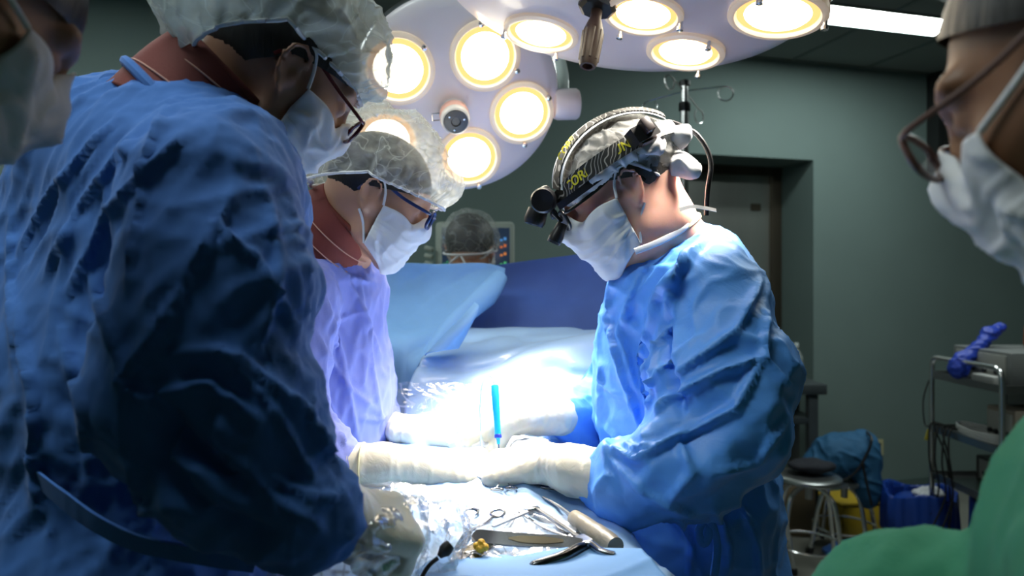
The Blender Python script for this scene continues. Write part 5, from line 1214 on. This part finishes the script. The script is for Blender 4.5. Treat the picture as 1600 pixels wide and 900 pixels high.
# bag on the stool
M_BAG = mat('blue_bag_fabric', (.015, .10, .22), .75, bump=(70, .5, .004, 5))
zb = .42; S = SDF(); bx, by = s2.x - .03, s2.y - .06
S.ell((bx - .02, by, zb + .13), np.eye(3), (.155, .12, .115), .04); S.ell((bx + .10, by, zb + .12), np.eye(3), (.085, .11, .14), .04); S.ell((bx - .12, by, zb + .07), np.eye(3), (.11, .10, .07), .04); S.ell((bx + .10, by - .07, zb - .01), np.eye(3), (.07, .05, .13), .03)
bg = empty('folded_bag', (bx, by, zb), 'dark blue fabric bag with black piping slumped on the stool', 'bag')
gown(S, 'bag_body', M_BAG, bg, .006, lambda V, N: .010 * ridge(V, (1, 0, -.6), 12, 3, 4, .1, 2) + .006 * fbm(V * 14, 2))
mb = MB(); yf = by - .125; mb.tube(spline([(bx - .22, yf + .04, zb + .05), (bx - .12, yf - .0, zb + .02), (bx - .02, yf - .01, zb + .06), (bx + .05, yf, zb + .15), (bx + .09, yf + .01, zb + .24), (bx + .10, yf + .08, zb + .265)], 8), .007, 8); mb.tube(spline([(bx + .03, yf - .01, zb + .12), (bx + .05, yf - .015, zb + .02), (bx + .08, yf - .01, zb - .10)], 8), .007, 8); mb.build('piping', M_BLACK, bg)
S = SDF(); S.ell((s1.x + .03, s1.y + .04, P(0, 742, 3.45).z + .035), np.eye(3), (.12, .08, .035)); o = gown(S, 'cloth_bundle', mat('black_cloth', (.01, .012, .02), .8), None, .005, lambda V, N: .008 * fbm(V * 14, 2)); tag(o, 'flattened black cloth on the near stool, under the blue bag', 'cloth')
# dark cloth and yellow box on the floor
S = SDF(); p = fl(1335, 868); S.ell((p.x, p.y, .04), np.eye(3), (.13, .08, .045)); S.ell((p.x - .12, p.y, .025), np.eye(3), (.06, .06, .03)); o = gown(S, 'floor_cloth', M_COTN, None, .006, lambda V, N: .010 * fbm(V * 14, 2)); tag(o, 'crumpled navy cloth on the floor under the stools', 'cloth')
p = P(1335, 800, 4.1); p.z = 0; y_ = empty('yellow_container', p, 'yellow plastic container on the floor behind the stools', 'container')
M_YP = mat('yellow_plastic', (.50, .34, .02), .45); mb = MB(); mb.box((p.x, p.y, .10), .34, .22, .20, Matrix.Rotation(.2, 3, 'Z'), .02); mb.build('tub', M_YP, y_)
mb = MB(); mb.box((p.x, p.y, .205), .36, .24, .02, Matrix.Rotation(.2, 3, 'Z'), .008); mb.build('lid', M_YP, y_)
p = P(1225, 800, 4.15); p.z = 0; y_ = empty('carton', p, 'brownish carton on the floor under the dark side table', 'box')
mb = MB(); mb.box((p.x, p.y, .17), .30, .26, .34, Matrix.Rotation(-.2, 3, 'Z'), .004); mb.build('carton_body', mat('dull_cardboard', (.20, .15, .09), .85), y_)
mb = MB(); mb.box((p.x, p.y - .0, .342), .06, .262, .004, Matrix.Rotation(-.2, 3, 'Z')); mb.build('tape', mat('brown_tape', (.3, .22, .1), .3), y_)
# dark side table and bottle
dT = 4.0; zt_ = P(0, 601, dT).z; xr_ = P(1293, 0, dT).x; st = empty('side_table', (xr_ - .35, dT + .18, 0), 'dark side table behind the surgeon in bright blue', 'table')
M_DK = mat('dark_grey_metal', (.045, .055, .06), .45)
mb = MB(); mb.box((xr_ - .35, dT + .18, zt_ - .03), .70, .36, .06, None, .006); mb.build('tabletop', M_DK, st)
mb = MB(); mb.box((xr_ - .35, dT + .18, zt_ - .22 - .0), .60, .30, .04, None, .004); mb.build('lower_rail', M_DK, st)
for x in (xr_ - .07, xr_ - .63):
    for y in (dT + .05, dT + .31): mb = MB(); mb.box((x, y, (zt_ - .06) / 2), .055, .055, zt_ - .06, None, .004); mb.build('leg', M_DK, st)
bt = empty('saline_bottle', (P(1247, 0, 4.05).x, 4.08, zt_), 'clear ribbed plastic bottle standing on the dark side table', 'bottle')
M_BOT = gauze_mat('clear_bottle', (.7, .75, .74), .35, .75, 12, transl=.3, gloss=.3); c = bt.location
mb = MB(); mb.lathe([(0, .001), (.036, .001), (.040, .008), (.040, .05), (.0385, .054), (.040, .058), (.040, .075), (.0385, .079), (.040, .083), (.040, .12), (.038, .15), (.030, .175), (.018, .195), (.013, .205), (.013, .215)], c, (0, 0, 1), 28); mb.build('bottle_body', M_BOT, bt)
mb = MB(); mb.lathe([(.015, .212), (.015, .235), (.013, .238), (0, .238)], c, (0, 0, 1), 20); mb.build('bottle_cap', mat('pale_cap', (.5, .55, .55), .4), bt)
mb = MB(); mb.lathe([(.0408, .085), (.0408, .125)], c, (0, 0, 1), 28); mb.build('label_band', mat('blue_label', (.25, .35, .45), .5), bt)
# equipment cart: chrome tube frame, three shelves
xA, yA = P(1456, 0, 3.45).x, 3.45; xB, yB = P(1566, 0, 2.95).x, 2.95
ca = empty('equipment_cart', ((xA + xB) / 2 + .3, 3.3, 0), 'chrome equipment cart with three shelves at the right, behind the blurred face', 'cart')
pa_, pb_ = Vector((xA, yA, 0)), Vector((xB, yB, 0)); ux = (pb_ - pa_); dv = Vector((-ux.y, ux.x, 0)).normalized() * -1
dv = Vector((-ux.y, ux.x, 0)).normalized(); dv = dv if dv.x > 0 else -dv; LW = .62
zt2 = P(0, 566, 3.2).z
def cframe(o_):
    pts = [pa_ + o_ + Vector((0, 0, .10)), pa_ + o_ + Vector((0, 0, zt2 - .06)), pa_ + o_ + ux * .08 + Vector((0, 0, zt2)), pb_ + o_ - ux * .08 + Vector((0, 0, zt2)), pb_ + o_ + Vector((0, 0, zt2 - .06)), pb_ + o_ + Vector((0, 0, .10))]
    p = [pts[0]] + [pts[1]] + spline([pts[1], pts[2]], 1)[1:] + [pts[3], pts[4], pts[5]]
    return [pts[0], pts[1] - Vector((0, 0, .05))] + spline([pts[1] - Vector((0, 0, .05)), pts[1] + ux * .012 + Vector((0, 0, .035)), pts[2]], 6)[1:] + spline([pts[3], pts[4] - ux * .012 + Vector((0, 0, .035)), pts[4] - Vector((0, 0, .05))], 6) + [pts[5]]
for o_ in (Vector((0, 0, 0)), dv * LW):
    mb = MB(); mb.tube(cframe(o_), .0125, 12); mb.build('tube_frame', M_CHROME, ca)
zsh = [P(0, 600, 3.2).z, P(0, 690, 3.2).z, P(0, 775, 3.2).z + .02]
for z in zsh:
    c = (pa_ + pb_) / 2 + dv * LW / 2; Rm = Matrix((ux.normalized(), dv, Vector((0, 0, 1)))).transposed()
    mb = MB(); mb.box(c + Vector((0, 0, z)), ux.length, LW, .012, Rm, .002)
    for s in (-1, 1): mb.box(c + dv * s * LW / 2 + Vector((0, 0, z + .012)), ux.length, .006, .035, Rm); mb.box(c + ux.normalized() * s * ux.length / 2 + Vector((0, 0, z + .012)), .006, LW, .035, Rm)
    mb.build('shelf', M_STEEL, ca, False)
for a_ in (pa_, pb_, pa_ + dv * LW, pb_ + dv * LW): mb = MB(); mb.lathe([(0, -.014), (.045, -.014), (.05, 0), (.045, .014), (0, .014)], a_ + Vector((0, 0, .05)), (1, .2, 0), 20); mb.build('castor', M_RUB, ca)
cc = lambda u, v, z: pa_ + ux * u + dv * LW * v + Vector((0, 0, z))
def device(name, u0, u1, v0, v1, z, h, m, label, cat, face=True):
    r0 = empty(name, cc((u0 + u1) / 2, (v0 + v1) / 2, z), label, cat); c = cc((u0 + u1) / 2, (v0 + v1) / 2, z + h / 2)
    mb = MB(); mb.box(c, ux.length * (u1 - u0), LW * (v1 - v0), h, Rm, .008); mb.build('housing', m, r0)
    if face:
        mb = MB(); mb.box(cc((u0 + u1) / 2, v0, z + h / 2) - dv * .002, ux.length * (u1 - u0) * .85, .006, h * .8, Rm, .002); f_ = mb.build('front_panel', mat('pale_panel', (.30, .30, .27), .5), r0)
        for i in range(4): mb = MB(); mb.lathe([(.012, 0), (.010, .012), (0, .012)], cc(u0 + (u1 - u0) * (.2 + .2 * i), v0, z + h * .4) - dv * .004, -dv, 12); mb.build('knob', M_BLACK, f_)
    return r0
M_DEV = mat('grey_housing', (.16, .17, .165), .5); M_DEVD = mat('dark_housing', (.035, .03, .03), .5)
device('monitor_unit', .10, .9, .12, .95, zsh[0] + .006, .16, M_DEV, 'long grey monitor housing on the top shelf of the cart', 'device')
device('electrosurgical_unit', .05, .95, .55, .98, zsh[1] + .006, .24, M_DEVD, 'dark generator box at the back of the middle shelf', 'device')
device('power_supply', .62, .98, .10, .50, zsh[1] + .006, .18, mat('beige_housing', (.22, .19, .15), .55), 'small beige power box at the front of the middle shelf', 'device')
device('recorder_unit', .1, .9, .3, .9, zsh[2] + .006, .12, M_DEVD, 'flat dark recorder on the lowest shelf of the cart', 'device')
# coil of white cable on the middle shelf
mb = MB(); c = cc(.55, .10, zsh[1] + .03); pts = []
for i in range(150):
    t = i / 149; a = t * 2 * math.pi * 5; r1 = .16 + .012 * math.sin(t * 31); pts.append(c + ux.normalized() * math.cos(a) * r1 + dv * math.sin(a) * .05 + Vector((0, 0, .03 * t + .012 * math.sin(a * .5 + 1))))
mb.tube(pts, .0055, 8); tag(mb.build('cable_coil', mat('white_cable', (.55, .55, .53), .45)), 'coil of white cable lying on the middle shelf of the cart', 'cable')
rng = random.Random(8)
for k_ in range(6):
    mb = MB(); a_ = cc(.02 + .062 * k_, -.02, zsh[1] + .03); x = rng.uniform(-.04, .05); mb.tube(spline([a_ + dv * .06, a_, a_ + Vector((x, -.02, -.15)), a_ + Vector((x + .03, .0, -.32)), a_ + Vector((x * 2, .02, -.50))], 7), .0045, 8)
    tag(mb.build('hanging_cable', M_RUB), ('first', 'second', 'third', 'fourth', 'fifth', 'sixth')[k_] + ' black cable from the left, hanging off the cart shelf', 'cable', 'black cables hanging from the cart')
mb = MB(); mb.tube(spline([cc(-.02, 0, zsh[0]), cc(-.10, -.02, zsh[0] - .12), cc(-.12, 0, zsh[0] - .25), cc(-.02, 0, zsh[1] + .02)], 8), .0035, 8); tag(mb.build('looped_cable', M_RUB), 'thin black cable bowed out from the left side of the cart', 'cable')
mb = MB(); p = cc(-.01, -.03, zsh[1] - .0); bmv = [p, p + Vector((.045, 0, .03)), p + Vector((.055, 0, -.02)), p + Vector((.03, -.005, -.03)), p + Vector((.02, 0, -.06)), p + Vector((-.015, 0, -.05))]; mb.prism(bmv, (0, .003, 0)); tag(mb.build('yellow_tag', mat('yellow_paper', (.6, .5, .04), .6), smooth=False), 'yellow paper tag hanging at the cart corner', 'tag')
# knotted blue glove on the rail
S = SDF(); g0 = cc(.42, 0, zt2 + .0); S.ell(g0 + Vector((0, 0, -.03)), np.eye(3), (.045, .04, .055), .02); S.chain([g0 + Vector((.02, 0, .01)), g0 + Vector((.09, .0, .06)), g0 + Vector((.16, .02, .13)), g0 + Vector((.22, .03, .16))], [.035, .025, .03, .02], .02)
o = gown(S, 'rubber_glove', mat('royal_blue_rubber', (.015, .05, .42), .45), None, .004, lambda V, N: .006 * ridge(V, (1, 0, .6), 40, 12, 3, .05, 2)); tag(o, 'royal blue rubber glove knotted round the cart rail', 'glove')
# red lump on the top shelf
d2 = device('syringe_pump', .55, .85, .02, .11, zsh[0] + .006, .05, mat('pale_housing', (.42, .42, .40), .5), 'small pale pump at the front of the top shelf', 'device', False)
mb = MB(); mb.lathe([(0, 0), (.05, 0), (.055, .02), (.05, .10), (.03, .13), (0, .135)], cc(.5, .55, zsh[0] + .17), (0, 0, 1), 20); r0 = mb.build('orange_jar', mat('orange_brown', (.25, .06, .02), .5)); tag(r0, 'brown-orange jar on top of the grey monitor housing', 'jar')
# waste bins in blue liners
M_BIN = mat('blue_bin', (.01, .05, .28), .5); M_LIN = mat('blue_liner', (.012, .055, .33), .3, bump=(30, .5, .006))
def bin_(c, r, h, label, tissue=True):
    r0 = empty('waste_bin', c, label, 'bin'); c = Vector(c)
    mb = MB(); mb.lathe([(0, 0), (r * .72, 0), (r * .95, h * .96), (r * .90, h * .96), (r * .68, .01), (0, .01)], c, (0, 0, 1), 36); mb.build('bucket', M_BIN, r0)
    V = []; nA = 120; prof = [(.99, h * .45), (1.06, h * .50), (1.07, h * .7), (1.04, h * .92), (1.0, h * 1.02), (.93, h * 1.0), (.86, h * .85), (.75, h * .45)]
    pr = []; 
    for k_ in range(len(prof) - 1):
        for t in range(4): f_ = t / 4; pr.append((prof[k_][0] * (1 - f_) + prof[k_ + 1][0] * f_, prof[k_][1] * (1 - f_) + prof[k_ + 1][1] * f_))
    pr.append(prof[-1])
    for q_, z in pr:
        for i in range(nA): a = 2 * math.pi * i / nA; rr = r * q_ * (1 + .035 * math.sin(a * 9 + z * 10) + .02 * math.sin(a * 23 + 2)); V.append((c.x + rr * math.cos(a), c.y + rr * math.sin(a), z + .02 * math.sin(a * 3 + 1) * (z / h)))
    Fc = [(k_ * nA + i, k_ * nA + (i + 1) % nA, (k_ + 1) * nA + (i + 1) % nA, (k_ + 1) * nA + i) for k_ in range(len(pr) - 1) for i in range(nA)]
    ln = obj('liner', V, np.array(Fc), M_LIN, r0); md = ln.modifiers.new('t', 'SOLIDIFY'); md.thickness = .002
    return r0
pB = P(1437, 760, 3.55); pB.z = 0; hB = P(0, 768, 3.55).z; bin_(pB, .165, hB, 'larger blue waste bin with white tissue on top, before the cart')
def tissue(c, label):
    S = SDF(); S.ell(c, np.eye(3), (.075, .06, .028)); V, Fc = S.mesh(.005); N = vnorm(V, Fc); V = V + N * (.014 * fbm(V * 22, 3))[:, None]; tag(obj('crumpled_tissue', V, Fc, M_WHITE), label, 'tissue')
S = SDF(); S.ell((pB.x, pB.y, hB - .07), np.eye(3), (.13, .13, .06)); o = gown(S, 'waste_bag', M_LIN, None, .006, lambda V, N: .008 * fbm(V * 14, 2)); tag(o, 'blue refuse filling the bin under the white tissue', 'refuse')
tissue((pB.x + .03, pB.y - .03, hB + .005), 'crumpled white tissue on top of the blue waste bin')
pC = P(1556, 775, 3.3); pC.z = 0; hC = P(0, 780, 3.3).z; bin_(pC, .10, hC, 'smaller blue waste bin half hidden by the green shoulder')
tissue((pC.x + .05, pC.y - .02, hC - .01), 'pale crumpled scrap on the smaller blue bin')
